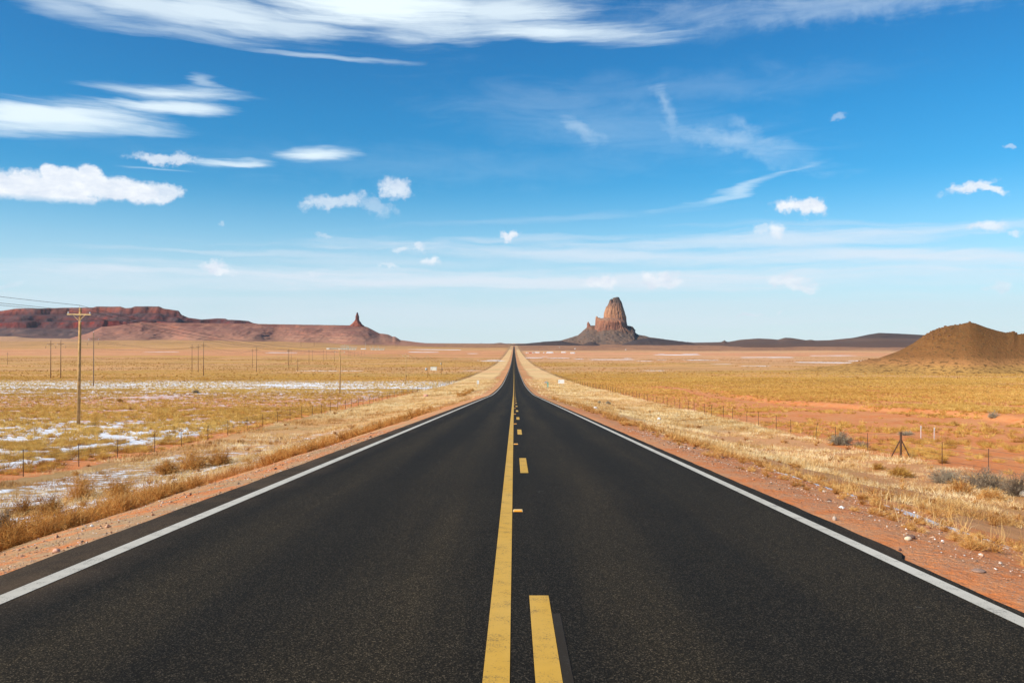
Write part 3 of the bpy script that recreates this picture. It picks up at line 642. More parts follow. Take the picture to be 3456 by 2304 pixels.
# dark lava ridges and the hills behind them
M_lava = rock_mat('dark_lava_slope', [(0,(0.091,0.059,0.049)),(.5,(0.052,0.042,0.045)),(1,(0.049,0.042,0.049))], -20, 60, (.10,.075,.07), .4, .1, ((.06,.05,.06),.6), .012, None, .4)
hillp = lambda t, X, s: sst(t, -.15, 1.15)**1.0*1.03-.015
ridge('lava_ridge', [(1722,1164),(1745,1161.5),(1764.5,1160.2),(1790,1157.5),(1823,1154.5),(1835,1152.5),(1860,1151.5),(1880,1149.5),(1895,1150.5),(1925,1156),(1955,1161),(1985,1166)], 6100, 6500, 7000, M_lava, lambda t,X,s: sst(t,0,1), nu=160, nt=30, gully=.12, gsc=60, seed=71, crest_n=2)
ridge('lava_ridge', [(1960,1166),(1972,1160),(1985,1154.5),(1994,1152.8),(2004,1154),(2014,1159),(2028,1166)], 5900, 6100, 6400, M_lava, lambda t,X,s: sst(t,0,1), nu=60, nt=24, gully=.1, gsc=40, seed=72)
ridge('lava_ridge', [(2090,1166),(2115,1156),(2135,1149),(2160,1143.5),(2192,1140.8),(2213,1142),(2250,1146),(2290,1151),(2326,1155.5),(2345,1161),(2365,1166)], 6500, 6900, 7400, M_lava, lambda t,X,s: sst(t,0,1), nu=200, nt=34, gully=.14, gsc=70, seed=73, crest_n=2)
M_dist = rock_mat('distant_hill_rock_hazed', [(0,(0.149,0.081,0.056)),(.22,(0.118,0.071,0.056)),(.40,(0.180,0.105,0.074)),(.52,(0.074,0.056,0.056)),(1,(0.028,0.031,0.043))], -25, 110, (.17,.11,.08), .4, .05, ((.08,.06,.06),.6), .006, None, .4, .4, 8)  # bluish dark upper stops: distance haze painted into the rock colour
RH = [(2180,1166),(2250,1160),(2326,1156),(2400,1155),(2434,1154),(2441,1150),(2443,1146.5),(2446,1148),(2450,1152),(2458,1153.5),(2498,1146),(2557,1141.8),(2600,1143.5),(2625,1146),(2649,1139),(2669,1140),(2720,1147.7),(2737,1145.8),(2750,1148.8),(2797.7,1147.7),(2878.6,1139.6),(2930,1128.6),(2966.7,1123),(3033,1125.6),(3113.7,1130),(3300,1133),(3500,1139),(3800,1146),(4200,1160)]
def prof_r(t, X, s):
    h = np.interp(t, [0, .35, .6, .78, .86, 1], [0, .18, .42, .55, .90, 1]); return h
ridge('hills', RH, 4600, 8200, 9800, M_dist, prof_r, nu=420, nt=70, gully=.12, gsc=260, wob=120, wsc=500, seed=81, smk=40)
M_lo = rock_mat('low_hill_soil', [(0,(.34,.19,.12)),(1,(.28,.17,.13))], -20, 20, (.30,.19,.14), .4, .1, ((.2,.13,.11),.5), .01, None, .4)
ridge('hills', [(1560,1164),(1600,1161.5),(1640,1161),(1665,1159),(1680,1157),(1690,1156.2),(1705,1158.8),(1718,1159.8),(1733,1159.5),(1745,1161.5),(1765,1164)], 8600, 9200, 10000, M_lo, lambda t,X,s: sst(t,0,1), nu=120, nt=20, seed=90)

# the near hill on the right
HILL = [(2560,1262),(2640,1252),(2700,1247),(2776,1238),(2831,1231.5),(2893,1220),(2908,1216.7),(2934,1211),(2959,1209.5),(2981,1202),(3033,1183.7),(3080.6,1158),(3115.5,1133),(3125,1129),(3147,1115),(3165,1108),(3187,1103),(3209,1097.5),(3235,1096),(3249.6,1091),(3271.6,1087),(3290,1091),(3326.7,1104.7),(3363.5,1115.7),(3396.6,1123),(3418.6,1121.5),(3433,1128),(3448,1126),(3480,1129),(3560,1140),(3700,1165),(3850,1198),(4000,1225),(4200,1250)]
M_hill = rock_mat('near_hill_soil', [(0,(.66,.38,.11)),(.12,(.62,.35,.11)),(.20,(.56,.27,.10)),(.32,(.29,.135,.05)),(.7,(.215,.10,.036)),(1,(.22,.105,.04))], -21, 18, (.22,.095,.035), .2, .03, ((.34,.185,.07), .6), .30, ((.09,.055,.025), .7), .6, 1.0, .8)
def hd0(px): return 545+10*np.sin(px/60.)
def hprof(t, X, s):
    return np.interp(t, [0, .12, .3, .55, .8, .93, 1], [0, .035, .17, .48, .83, .965, 1])
ridge('hill', HILL, hd0, 650, 800, M_hill, hprof, nu=640, nt=150, gully=.010, gsc=22, wob=1.2, wsc=14, seed=95, crest_n=.0, rough=.6, smk=45, crag_zone=(3160, 75, 3.2))

# ------------------------------------------------------------------ vegetation built from blades and twigs
def rv(n): 
    v = rng.normal(size=(n, 3)); return v/np.linalg.norm(v, axis=1, keepdims=True)
def nrm(v): return v/np.maximum(np.linalg.norm(v, axis=1, keepdims=True), 1e-9)
class Bl:
    def __init__(s): s.V = []; s.Q = []; s.T = []; s.A = []; s.n = 0
    def add(s, base, D1, D2, L, w, tint):
        n = len(base); L = np.broadcast_to(L, (n,))[:, None]; w = np.broadcast_to(w, (n,))[:, None]
        mid = base+D1*L*.5; tip = mid+D2*L*.5; sd = nrm(np.cross(D1, rv(n)))
        V = np.stack([base-sd*w*.5, base+sd*w*.5, mid+sd*w*.4, mid-sd*w*.4, tip], 1).reshape(-1, 3)
        i = s.n+np.arange(n)*5
        s.Q.append(np.stack([i, i+1, i+2, i+3], 1)); s.T.append(np.stack([i+3, i+2, i+4], 1)); s.V.append(V)
        s.A.append(np.repeat(np.broadcast_to(tint, (n,)), 5)); s.n += n*5
    def tri(s, base, D, L, w, tint):
        n = len(base); L = np.broadcast_to(L, (n,))[:, None]; w = np.broadcast_to(w, (n,))[:, None]
        sd = nrm(np.cross(D, rv(n))*[1, 1, .3]); V = np.stack([base-sd*w*.5, base+sd*w*.5, base+D*L], 1).reshape(-1, 3); i = s.n+np.arange(n)*3
        s.T.append(np.stack([i, i+1, i+2], 1)); s.V.append(V); s.A.append(np.repeat(np.broadcast_to(tint, (n,)), 3)); s.n += n*3
    def mesh(s, name):
        Q = np.concatenate(s.Q) if s.Q else None
        return npmesh(name, np.concatenate(s.V), Q, np.concatenate(s.T), attrs={'tint': np.clip(np.concatenate(s.A), 0, 1)})
def dirs(az, lean): return np.stack([np.cos(az)*np.sin(lean), np.sin(az)*np.sin(lean), np.cos(lean)], 1)

def wedge(n, y0, y1, side, xin=23.3, k=.70, pw=1.0):
    """random spots in the part of one field the lens can see (and some way beside it)"""
    u = rng.random(n*2); y = np.sqrt(y0**2+(y1**2-y0**2)*u)
    x = rng.random(n*2)*(k*y1); ok = (x < k*y+2) & (x > xin); x = x[ok]; y = y[ok]
    return x*side, y
def tussocks(B, x, y, size, nb, wd, tri=False, toff=0.0):
    n = len(x); z = terrain(x, y)-.02
    r = size*rng.uniform(.6, 1.25, n); base_t = np.clip(rng.normal(.5+toff, .19, n)+.35*(fbm(x/25, y/25, 3, 77)-.5), .05, .95)
    c = np.repeat(np.stack([x, y, z], 1), nb, 0); rr = np.repeat(r, nb); N = n*nb
    az = rng.uniform(0, 2*np.pi, N); q = np.sqrt(rng.random(N)); off = q*.45
    c[:, 0] += np.cos(az)*rr*off; c[:, 1] += np.sin(az)*rr*off
    az2 = az+rng.normal(0, .5, N); ln = q*1.15+rng.normal(0, .12, N)
    L = rr*rng.uniform(.75, 1.15, N)*(1.15-.25*q); tt = np.repeat(base_t, nb)+rng.normal(0, .13, N)
    if tri: B.tri(c, dirs(az2, ln), L, wd*rng.uniform(.7, 1.3, N), tt)
    else: B.add(c, dirs(az2, ln*.75), dirs(az2, ln*1.3), L, wd*rng.uniform(.7, 1.3, N), tt)
def keep(x, y, sc, thr, seed, soft=.1):
    return rng.random(len(x)) < sst(fbm(x/sc, y/sc, 3, seed), thr-soft, thr+soft)
M_bunch = blade_mat('bunch_grass_blades', (.32, .13, .035), (.68, .41, .10), (.90, .66, .24), .3)
M_straw = blade_mat('straw_blades', (.40, .19, .06), (.74, .48, .19), (.97, .83, .52), .3)
M_weed = blade_mat('dry_weed_twigs', (.26, .085, .025), (.64, .32, .09), (.88, .60, .24), .3)
M_sage = blade_mat('sagebrush_twigs', (.13, .085, .06), (.33, .265, .19), (.55, .48, .34), .2)
M_tumble = blade_mat('tumbleweed_twigs', (.18, .07, .02), (.60, .29, .075), (.86, .54, .19), .3)
def soilzone(x, y): return (x > 23)*(1-sst(x, 46+5*np.sin(y/31.), 50+5*np.sin(y/31.)))*(1-sst(y, 150, 260))
def trackzone(x, y): return np.exp(-((x-42-3*np.sin(y/31.0))/2.2)**2)*(y < 260)
def field_grass():
    B = Bl()
    for side in (-1, 1):
        for (y0, y1, n, nb, wd, sz, tri) in ((22, 62, 3400, 90, .011, .36, False), (62, 115, 9500, 32, .028, .36, False), (115, 220, 26000, 12, .065, .34, True), (220, 420, 40000, 6, .13, .34, True), (420, 700, 26000, 5, .22, .34, True)):
            x, y = wedge(n, y0, y1, side)
            if side > 0:
                m = (rng.random(len(x)) < 1-.62*soilzone(x, y)) & (rng.random(len(x)) > trackzone(x, y)*1.2)
                m &= keep(x, y, 5, .45, 31, .12) | ((y > 130) & keep(x, y, 14, .40, 35, .14))
            else: m = keep(x, y, 1.7, .46, 33, .14) & keep(x, y, 22, .30, 38, .12)
            if y0 >= 420: m &= rng.random(len(x)) < 1-sst(y, 430, 690)
            x = x[m]; y = y[m]; tussocks(B, x, y, sz, nb, wd, tri)
    for side in (-1, 1):        # darker scrub dotted over the far plain
        x, y = wedge(15000, 380, 1700, side); m = keep(x, y, 90, .48, 39, .12); tussocks(B, x[m], y[m], .75, 4, .55, True, -.45)
        x, y = wedge(700, 40, 380, side); m = keep(x, y, 40, .48, 40, .12); tussocks(B, x[m], y[m], .46, 26, .07, True, -.38)
    o = link('bunch_grass', B.mesh('bunch_grass'), M_bunch); tag(o, 'golden clumps of dry bunch grass covering the fields beyond both fences', 'grass', kind='stuff')
field_grass()
def verge_grass():
    B = Bl()
    for side in (-1, 1):
        for (y0, y1, n, wd, L) in ((3, 20, 52000, .0055, .17), (20, 45, 70000, .010, .19), (45, 90, 60000, .022, .21), (90, 170, 52000, .045, .22), (170, 380, 42000, .10, .22)):
            y = np.sqrt(y0**2+(y1**2-y0**2)*rng.random(n)) if y0 < 20 else rng.uniform(y0, y1, n)
            x = side*rng.uniform(4.9 if side > 0 else 6.2, 23.2, n)
            m = np.abs(x) < .72*y+2.5; x = x[m]; y = y[m]; ax = np.abs(x)
            den = fbm(x/2.2, y/2.2, 3, 51 if side > 0 else 52); thr = .55-.05*sst(y, 60, 140)-.12*sst(ax, 10, 15)-.08*sst(y, 60, 140)
            thr = thr+.12*(1-sst(ax, 6.0+1.0*(y < 60), 8.8))
            thr = thr+(.05 if side > 0 else 0)*(1-sst(y, 25, 55))
            if side < 0: thr = thr+.02*(1-sst(y, 60, 110))+.03*(1-sst(y, 30, 50))
            m = rng.random(len(x)) < sst(den, thr-.08, thr+.08); m &= ~((x > 6.0) & (x < 7.9) & (y > 9.5) & (y < 17.5) & (rng.random(len(x)) < .85)); x = x[m]; y = y[m]; den = den[m]; N = len(x)
            z = terrain(x, y)-.01; az = rng.uniform(0, 2*np.pi, N)*.8+4.2; ln = np.abs(rng.normal(.75, .45, N))
            Lz = L*rng.uniform(.5, 1.4, N)*(.6+.9*sst(den, .4, .7))
            tt = np.clip(.56+.9*(fbm(x/6, y/6, 3, 57)-.5)+1.3*(fbm(x/1.1, y/1.1, 2, 58)-.5)+rng.normal(0, .18, N)-.34*(1-sst(np.abs(x), 7.5, 11)*sst(y, 14, 32))*(1-sst(y, 60, 130))-.12*(side < 0)*(1-sst(y, 60, 120)), 0, 1)
            b = np.stack([x, y, z], 1)
            if y1 <= 90: B.add(b, dirs(az, ln), dirs(az+rng.normal(0, .3, N), ln*1.7), Lz, wd*rng.uniform(.7, 1.4, N), tt)
            else: B.tri(b, dirs(az, ln), Lz, wd*rng.uniform(.7, 1.4, N), tt)
    o = link('verge_grass', B.mesh('verge_grass'), M_straw); tag(o, 'pale straw grass on the sloping verges between the road and the fences', 'grass', kind='stuff')
verge_grass()

def shrub(B, c, R, H, nst, ntw, wd, t0=.5, flat=.9, tl=.32):
    """woody bush: curved stems from one foot, each carrying side twigs"""
    az = rng.uniform(0, 2*np.pi, nst); ln = np.arccos(1-rng.random(nst)*flat); D = dirs(az, ln)
    ext = np.stack([np.full(nst, R), np.full(nst, R), np.full(nst, H)], 1)
    L = np.linalg.norm(D*ext, axis=1)*rng.uniform(.65, 1.1, nst); Dn = nrm(D*ext)
    base = np.array(c)[None]+rng.normal(0, .06*R, (nst, 3))*[1, 1, 0]
    D2 = nrm(Dn+.45*rv(nst)+[0, 0, .1]); tt = np.clip(t0+rng.normal(0, .15, nst), 0, 1)
    B.add(base, Dn, D2, L, wd*1.6, tt-.15)
    i = np.repeat(np.arange(nst), ntw); N = len(i); f = rng.uniform(.2, 1, N)
    p = base[i]+Dn[i]*(L[i]*.5*np.minimum(f*2, 1))[:, None]+D2[i]*(L[i]*.5*np.maximum(f*2-1, 0))[:, None]
    d1 = nrm(np.where(f[:, None] < .5, Dn[i], D2[i])+1.1*rv(N)); d1[:, 2] = np.maximum(d1[:, 2], -.25); d2 = nrm(d1+.9*rv(N))
    B.add(p, d1, d2, R*tl*rng.uniform(.4, 1.2, N), wd, np.clip(tt[i]+rng.normal(.05, .18, N), 0, 1))
def brush():
    B = Bl()
    # rusty brush along the left shoulder
    for k in range(430):
        y = 9.5*math.exp(rng.random()*2.1) if k < 380 else rng.uniform(150, 215)
        x = -(6.75+abs(rng.normal(0, .95))+.010*y+ (1.0 if k >= 380 else 0))
        if fbm(np.array([y/6.]), np.array([3.]), 3, 61)[0] < .36 and k < 380: continue
        R = rng.uniform(.16, .42)*(1+.003*y); H = R*rng.uniform(.8, 1.6); q = max(1.0, y/16.)
        shrub(B, (x, y, T(x, y)), R, H, int(46/q**.6)+8, int(11/q**.5)+3, .0045*q, t0=rng.uniform(.38, .7)-.28*max(0, 1-(y-9)/5))
    o = link('roadside_brush', B.mesh('roadside_brush'), M_tumble); tag(o, 'rusty brown brush in a ragged row along the left shoulder', 'brush', kind='stuff')
    # tangled golden weeds on the right
    B = Bl()
    for k in range(1150):
        y = 5.5*math.exp(rng.random()*3.1); x = 4.7+.35*rng.random()+rng.gamma(2.0, .85)
        if y < 26: x = 4.55+rng.random()**.8*4.9*min(1, y/11.)
        R = rng.uniform(.07, .22)*(1+.006*y); q = max(1.0, y/11.)
        if 9 < y < 18 and x < 7.6:
            if x > 6.2: continue
            R = min(R, .10)
        if fbm(np.array([x/1.2]), np.array([y/2.5]), 3, 67)[0] < .42: continue
        shrub(B, (x, y, T(x, y)), R, R*rng.uniform(.5, 1.3), int(26/q**.6)+6, int(8/q**.5)+3, .0032*q, t0=rng.uniform(.3, .8), tl=.5)
    for k in range(150):     # single tall stalks
        y = rng.uniform(7, 30); x = rng.uniform(5.8, 9.5); n = 3
        b = np.repeat(np.array([[x, y, T(x, y)]]), n, 0); d = nrm(np.array([[0, 0, 1.]])+.25*rng.normal(size=(n, 3)))
        B.add(b, d, nrm(d+.25*rng.normal(size=(n, 3))), rng.uniform(.2, .5, n), .005, .85)
    o = link('roadside_weeds', B.mesh('roadside_weeds'), M_weed); tag(o, 'tangled golden brown weeds along the right shoulder', 'weeds', kind='stuff')
brush()
def verge_scrub():
    B = Bl()
    for k in range(420):
        side = 1 if k % 2 else -1; y = 8*math.exp(rng.random()*2.6); x = side*rng.uniform(7.4 if side > 0 else 8.5, 22.5)
        if abs(x) > .66*y+2: continue
        R = rng.uniform(.10, .30)*(1+.003*y); q = max(1.0, y/12.)
        shrub(B, (x, y, T(x, y)), R, R*rng.uniform(.6, 1.2), int(30/q**.6)+7, int(9/q**.5)+3, .0036*q, t0=rng.uniform(.05, .7), tl=.42)
    o = link('verge_scrub', B.mesh('verge_scrub'), M_weed); tag(o, 'small brown scrub dotted through the grass of both verges', 'scrub', kind='stuff')
verge_scrub()
def one_shrub(name, px, py, wpx, hpx, mat, label, cat, t0=.5, nst=110, ntw=14, flat=.95, wd=None, group=None):
    x, y, z = hit(px, py); R = wpx/2/F*y; H = hpx/F*y; B = Bl()
    shrub(B, (0, 0, 0), R, H, nst, ntw, wd or max(.0035, .00030*y), t0, flat)
    o = link(name, B.mesh(name), mat, loc=(x, y, z-.01)); tag(o, label, cat, group); return o
SH = [
 (8, 1795, 90, 95, M_sage, .12, 'near black bare bush at the lower left, by the red dirt', 'bushes along the left shoulder'),
 (75, 1742, 110, 70, M_tumble, .2, 'dark olive brown bush just behind the blackish one at lower left', 'bushes along the left shoulder'),
 (165, 1740, 110, 85, M_tumble, .25, 'dark twiggy bush left of the tall rusty tumbleweed', 'bushes along the left shoulder'),
 (270, 1690, 150, 105, M_tumble, .55, 'largest rusty tumbleweed with pale stems at lower left', 'bushes along the left shoulder'),
 (250, 1762, 70, 34, M_tumble, .35, 'low squat brown bush alone on the red dirt shoulder', 'bushes along the left shoulder'),
 (400, 1680, 130, 75, M_tumble, .38, 'brown bush with a dark foot right of the largest tumbleweed', 'bushes along the left shoulder'),
 (560, 1600, 110, 55, M_tumble, .42, 'reddish round bush farther up the left shoulder row', 'bushes along the left shoulder'),
 (650, 1585, 130, 85, M_tumble, .62, 'golden bush with a pale forked stem in the left shoulder row', 'bushes along the left shoulder'),
 (740, 1570, 110, 55, M_tumble, .45, 'wide brown bush beyond the golden forked bush', 'bushes along the left shoulder'),
 (2835, 1500, 88, 44, M_sage, .5, 'grey sagebrush dome beside the fence left of the braced corner post', 'bushes on the right verge'),
 (2905, 1508, 60, 22, M_sage, .4, 'low grey bush at the foot of the fence beside the sagebrush dome', 'bushes on the right verge'),
 (2962, 1585, 62, 28, M_bunch, .25, 'olive green round clump nearest the pale grass on the right verge', 'bushes on the right verge'),
 (3035, 1608, 95, 38, M_bunch, .3, 'wide olive clump on bare red soil of the right verge', 'bushes on the right verge'),
 (3180, 1563, 42, 26, M_bunch, .2, 'small dark olive clump at a fence post foot', 'bushes on the right verge'),
 (3190, 1628, 130, 48, M_sage, .55, 'pale grey green sagebrush in front of the fence at right', 'bushes on the right verge'),
 (3330, 1650, 190, 75, M_sage, .35, 'large purple grey bush near the right edge', 'bushes on the right verge'),
 (3430, 1672, 110, 90, M_sage, .2, 'dark leafless bush beside the pale boulder', 'bushes on the right verge'),
 (3240, 1668, 100, 56, M_weed, .5, 'rusty golden bush before the purple grey one', 'bushes on the right verge'),
 (3340, 1688, 110, 44, M_weed, .65, 'yellow brown bush above the snow strip at right', 'bushes on the right verge'),
 (2023, 1362, 16, 12, M_sage, .75, 'tiny grey green bush among pale grass on the far right verge', 'bushes on the right verge'),
 (2053, 1364, 20, 13, M_sage, .7, 'second grey green bush just right of the tiny one', 'bushes on the right verge'),
 (3350, 1410, 46, 26, M_sage, .65, 'grey bush standing at the edge of the red track', 'bushes beyond the right fence'),
 (3220, 1436, 40, 18, M_bunch, .35, 'brown tussock on the cut bank of the red track', 'bushes beyond the right fence'),
 (3055, 1468, 60, 14, M_sage, .6, 'flat grey bush just right of the braced corner post', 'bushes beyond the right fence'),
 (140, 1574, 44, 24, M_bunch, .15, 'dark brown tussock between the two nearest left fence posts', 'bushes beyond the left fence'),
 (404, 1356, 20, 10, M_bunch, .05, 'small black bush in the snow streaked field right of the tall pole', 'bushes beyond the left fence'),
 (660, 1327, 26, 12, M_sage, .4, 'lone grey bush on the snowy band of the left field', 'bushes beyond the left fence'),
 (3385, 1750, 20, 12, M_weed, .5, 'small weed poking out of the snow patch at right', 'bushes on the right verge'),
]
for px, py, wp, hp, mt, t0, lab, grp in SH:
    nm = {'sagebrush_twigs': 'sagebrush', 'tumbleweed_twigs': 'tumbleweed', 'dry_weed_twigs': 'dry_bush', 'bunch_grass_blades': 'grass_clump'}[mt.name]
    one_shrub(nm, px, py, wp, hp, mt, lab, 'bush' if nm != 'grass_clump' else 'grass clump', t0=t0, nst=160 if wp > 80 else 90, ntw=16 if wp > 80 else 9, group=grp)

# ------------------------------------------------------------------ stones
def gravel_mat():
    m, n, bs, _ = newmat('gravel_stones'); f = n.attr('tint').outputs['Fac']
    n.l.new(n.ramp(f, [(0, (.10, .075, .06)), (.3, (.42, .20, .11)), (.6, (.55, .36, .24)), (.85, (.62, .54, .46)), (1, (.82, .80, .76))]), bs.inputs['Base Color']); return m
M_grav = gravel_mat()
def gravel():
    n = 15000; y = 3.2+rng.random(n)**1.6*30; side = np.where(rng.random(n) < .5, -1, 1)
    ax = 4.0+rng.gamma(1.8, .75, n); ax = np.where(side < 0, ax+.42, ax); x = ax*side
    m = (ax < 9) & (ax < .74*y+2); x = x[m]; y = y[m]; n = len(x); z = terrain(x, y)
    s = .004+.010*rng.random(n)**3+.03*(rng.random(n) < .012)*rng.random(n)
    s = s*(1+y/40)
    o = np.array([[1,0,0],[-1,0,0],[0,1,0],[0,-1,0],[0,0,1],[0,0,-1.]])
    V = (o[None]*rng.uniform(.5, 1.3, (n, 6, 3))+rng.normal(0, .18, (n, 6, 3)))*s[:, None, None]; V[:, :, 2] *= .65
    V += np.stack([x, y, z+s*.3], 1)[:, None]
    f = np.array([[0,2,4],[2,1,4],[1,3,4],[3,0,4],[2,0,5],[1,2,5],[3,1,5],[0,3,5]]); Tt = (np.arange(n)[:, None, None]*6+f[None]).reshape(-1, 3)
    o = link('gravel', npmesh('gravel', V.reshape(-1, 3), None, Tt, attrs={'tint': np.repeat(np.clip(rng.normal(.45, .28, n), 0, 1), 6)}), M_grav)
    tag(o, 'loose gravel scattered over the dirt shoulders of the road', 'gravel', kind='stuff')
gravel()
def boulder(name, px, py, w, h, col, label, cat='boulder', dx=.8, seed=0, sink=.18):
    x, y, z = hit(px, py); nt, npn = 22, 34; th = np.linspace(0.02, math.pi-.02, nt)[:, None]; ph = np.linspace(0, 2*math.pi, npn, endpoint=False)[None]
    X = np.sin(th)*np.cos(ph); Y = np.sin(th)*np.sin(ph); Zs = np.cos(th)+0*ph
    r = 1+.35*(fbm(X*1.6+Zs+seed, Y*1.6+Zs*.7, 3, seed)-.5)+.18*(ridged(X*2+seed, Y*2+Zs*1.5, 3, seed+1)-.6)
    V = np.stack([X*r*w/2, Y*r*w/2*dx, (Zs*r)*h/2+h*(.5-sink)], -1).reshape(-1, 3)
    o = link(name, npmesh(name, V, grid_faces(nt, npn, True), smooth=True), plain(name+'_surface', col, .95, .3, 14/max(w, .05)), loc=(x, y, z)); tag(o, label, cat); return o
boulder('boulder', 3458, 1674, .44, .30, (.56, .50, .42), 'pale rounded boulder beside the dark bush at the right edge', seed=4)
boulder('boulder', 1437, 1339, .95, .62, (.62, .33, .24), 'pink boulder in the pale grass left of the road', seed=8)
boulder('stone', 189, 1864, .075, .05, (.66, .38, .28), 'small pink stone beside the left edge of the asphalt', 'stone', seed=2)
boulder('stone', 2815, 1755, .05, .06, (.50, .40, .32), 'small upright grey stone on the red dirt right of the white line', 'stone', seed=5)
boulder('stone', 3062, 1822, .07, .05, (.72, .60, .42), 'cream stone in front of a dark one on the right shoulder', 'stone', seed=6)
boulder('stone', 3072, 1814, .10, .045, (.20, .12, .09), 'dark flat stone behind the cream one on the right shoulder', 'stone', seed=7)
boulder('stone', 3300, 1928, .12, .03, (.32, .21, .16), 'dark slab of stone on the right shoulder, nearest to the corner', 'stone', seed=9)
boulder('stone', 3036, 1858, .03, .035, (.14, .08, .07), 'tiny dark pebble standing at the broken asphalt corner', 'stone', seed=10)

# ------------------------------------------------------------------ poles and wires
M_pole = plain('weathered_pole_wood', (.46, .27, .11), .9, .35, 3.0); M_pole2 = plain('grey_brown_pole_wood', (.27, .17, .10), .9, .3, 2.0)
M_arm = plain('crossarm_wood', (.62, .42, .20), .85, .2, 6); M_ins = plain('porcelain', (.62, .66, .66), .35, .05, spec=.5); M_metal = plain('galvanised_steel', (.45, .46, .46), .5, .15, 10, .6)
M_wire = plain('wire_metal', (.10, .09, .09), .6, .1, 10, .3); M_darkst = plain('rusty_post_steel', (.10, .055, .035), .85, .4, 12)
def pole(px, by, ty, label, group, kind=1, rz=0.0, lean=0.0, transformer=False):
    x, y, z = hit(px, by); h = (by-ty)/F*y; h = min(max(h, 7.5), 19)
    r = .15 if kind == 1 else .17
    if y > 350: r *= 1.15
    root = empty('utility_pole', (x, y, z-.1), rz); root.rotation_euler[1] = lean
    tag(root, label, 'pole', group)
    MB().bar((0, 0, 0), (0, 0, h+.1), r*1.1, r*.75, n=14).build('pole_shaft', M_pole if kind == 1 else M_pole2, root, smooth=True)
    zt = h-.55 if kind == 1 else h-1.9; tops = []
    if kind == 1:
        MB().box((0, -.19, zt), (2.25, .11, .12)).build('crossarm', M_arm, root)
        for s in (-1, 1):
            MB().bar((s*.58, -.20, zt-.04), (s*.08, -.20, zt-.52), .026, n=6).build('brace', M_arm, root)
            i_ = MB(); i_.bar((s*1.02, -.19, zt+.06), (s*1.02, -.19, zt+.12), .02, n=8)
            for q in range(3): i_.bar((s*1.02, -.19, zt+.10+q*.05), (s*1.02, -.19, zt+.14+q*.05), .062, .045, n=12)
            i_.build('insulator', M_ins, root); tops.append(Vector((s*1.02, -.19, zt+.27)))
        i_ = MB(); i_.bar((-.09, 0, h-.05), (-.09, 0, h+.27), .02, n=8)
        for q in range(2): i_.bar((-.09, 0, h+.20+q*.05), (-.09, 0, h+.24+q*.05), .05, .035, n=12)
        i_.build('insulator', M_ins, root); tops.append(Vector((-.09, 0, h+.32)))
        MB().bar((.10, -.14, zt-.66), (.22, -.16, zt-.63), .03, n=6).build('bracket', M_metal, root)
        if transformer:
            t_ = MB(); t_.bar((-.38, -.15, h-2.2), (-.38, -.15, h-1.3), .25, n=16); t_.bar((-.38, -.15, h-1.3), (-.38, -.15, h-1.15), .07, n=8); t_.build('transformer', M_ins, root, smooth=True)
    else:
        MB().box((0, -.2, zt), (2.9, .12, .15)).build('crossarm', M_pole2, root)
        for s in (-1, 1):
            MB().bar((s*.8, -.21, zt), (0, -.21, zt-.7), .035, n=6).build('brace', M_pole2, root)
            MB().bar((s*1.35, -.2, zt-.08), (s*1.35, -.2, zt-.5), .06, n=8).build('insulator', M_ins, root); tops.append(Vector((s*1.35, -.2, zt-.5)))
        MB().bar((0, -.2, h), (0, -.2, h+.25), .05, n=8).build('insulator', M_ins, root); tops.append(Vector((0, -.2, h+.25)))
    R = Matrix.Translation(root.location) @ root.rotation_euler.to_matrix().to_4x4()
    return root, [R @ t for t in tops]
def wires(name, spans, label, sag=.012, r=.014, group=None):
    o = empty(name, spans[0][0]); tag(o, label, 'cable', group)
    off = Vector(spans[0][0])
    for chain in spans:
        m = MB()
        for a, b in zip(chain[:-1], chain[1:]):
            a = Vector(a)-off; b = Vector(b)-off; n = 18; L = (b-a).length; pts = []
            for k in range(n+1):
                t = k/n; p = a.lerp(b, t); p.z -= 4*sag*L*t*(1-t); pts.append(p)
            m.tube(pts, r, n=4)
        m.build('wire', M_wire, o)
    return o
ordn = ['first', 'second', 'third', 'fourth', 'fifth', 'sixth', 'seventh', 'eighth', 'ninth', 'tenth', 'eleventh', 'twelfth', 'thirteenth', 'fourteenth', 'fifteenth', 'sixteenth', 'seventeenth', 'eighteenth', 'nineteenth', 'twentieth']
RP = [(262.6,1435,1038),(1147,1329,1180),(1369.4,1298,1195),(1443.6,1274,1202),(1490,1263,1217),(1538,1252,1208),(1593.5,1240,1214),(1626,1232,1213)]
RL = ['tall tan wooden pole with crossarm standing nearest, before the red mesa', 'brown wooden pole below the rock spire, second in the roadside line', 'pale sunlit pole left of the white shed, third in the roadside line',
      'thin brown pole right beside the white shed', 'pole carrying a white transformer can just right of the shed', 'faint pole between the transformer pole and the road', 'seventh roadside pole, thin and far, near the road', 'last and smallest roadside pole before the road narrows']
tops = []
for i, (a, b, c) in enumerate(RP):
    _, t = pole(a, b, c, RL[i], 'wooden power poles in the line beside the road', 1, rz=.0, lean=math.radians(.9) if i == 0 else 0, transformer=(i == 4)); tops.append(t)
t0 = tops[0]
ch = []
for k in range(3):
    p0 = t0[k]; back = Vector((p0.x-2.5, p0.y-115, p0.z+6.6)); ch.append([back]+[t[k] for t in tops])
wires('power_line', ch, 'three thin dark power cables strung along the roadside poles', r=.02)
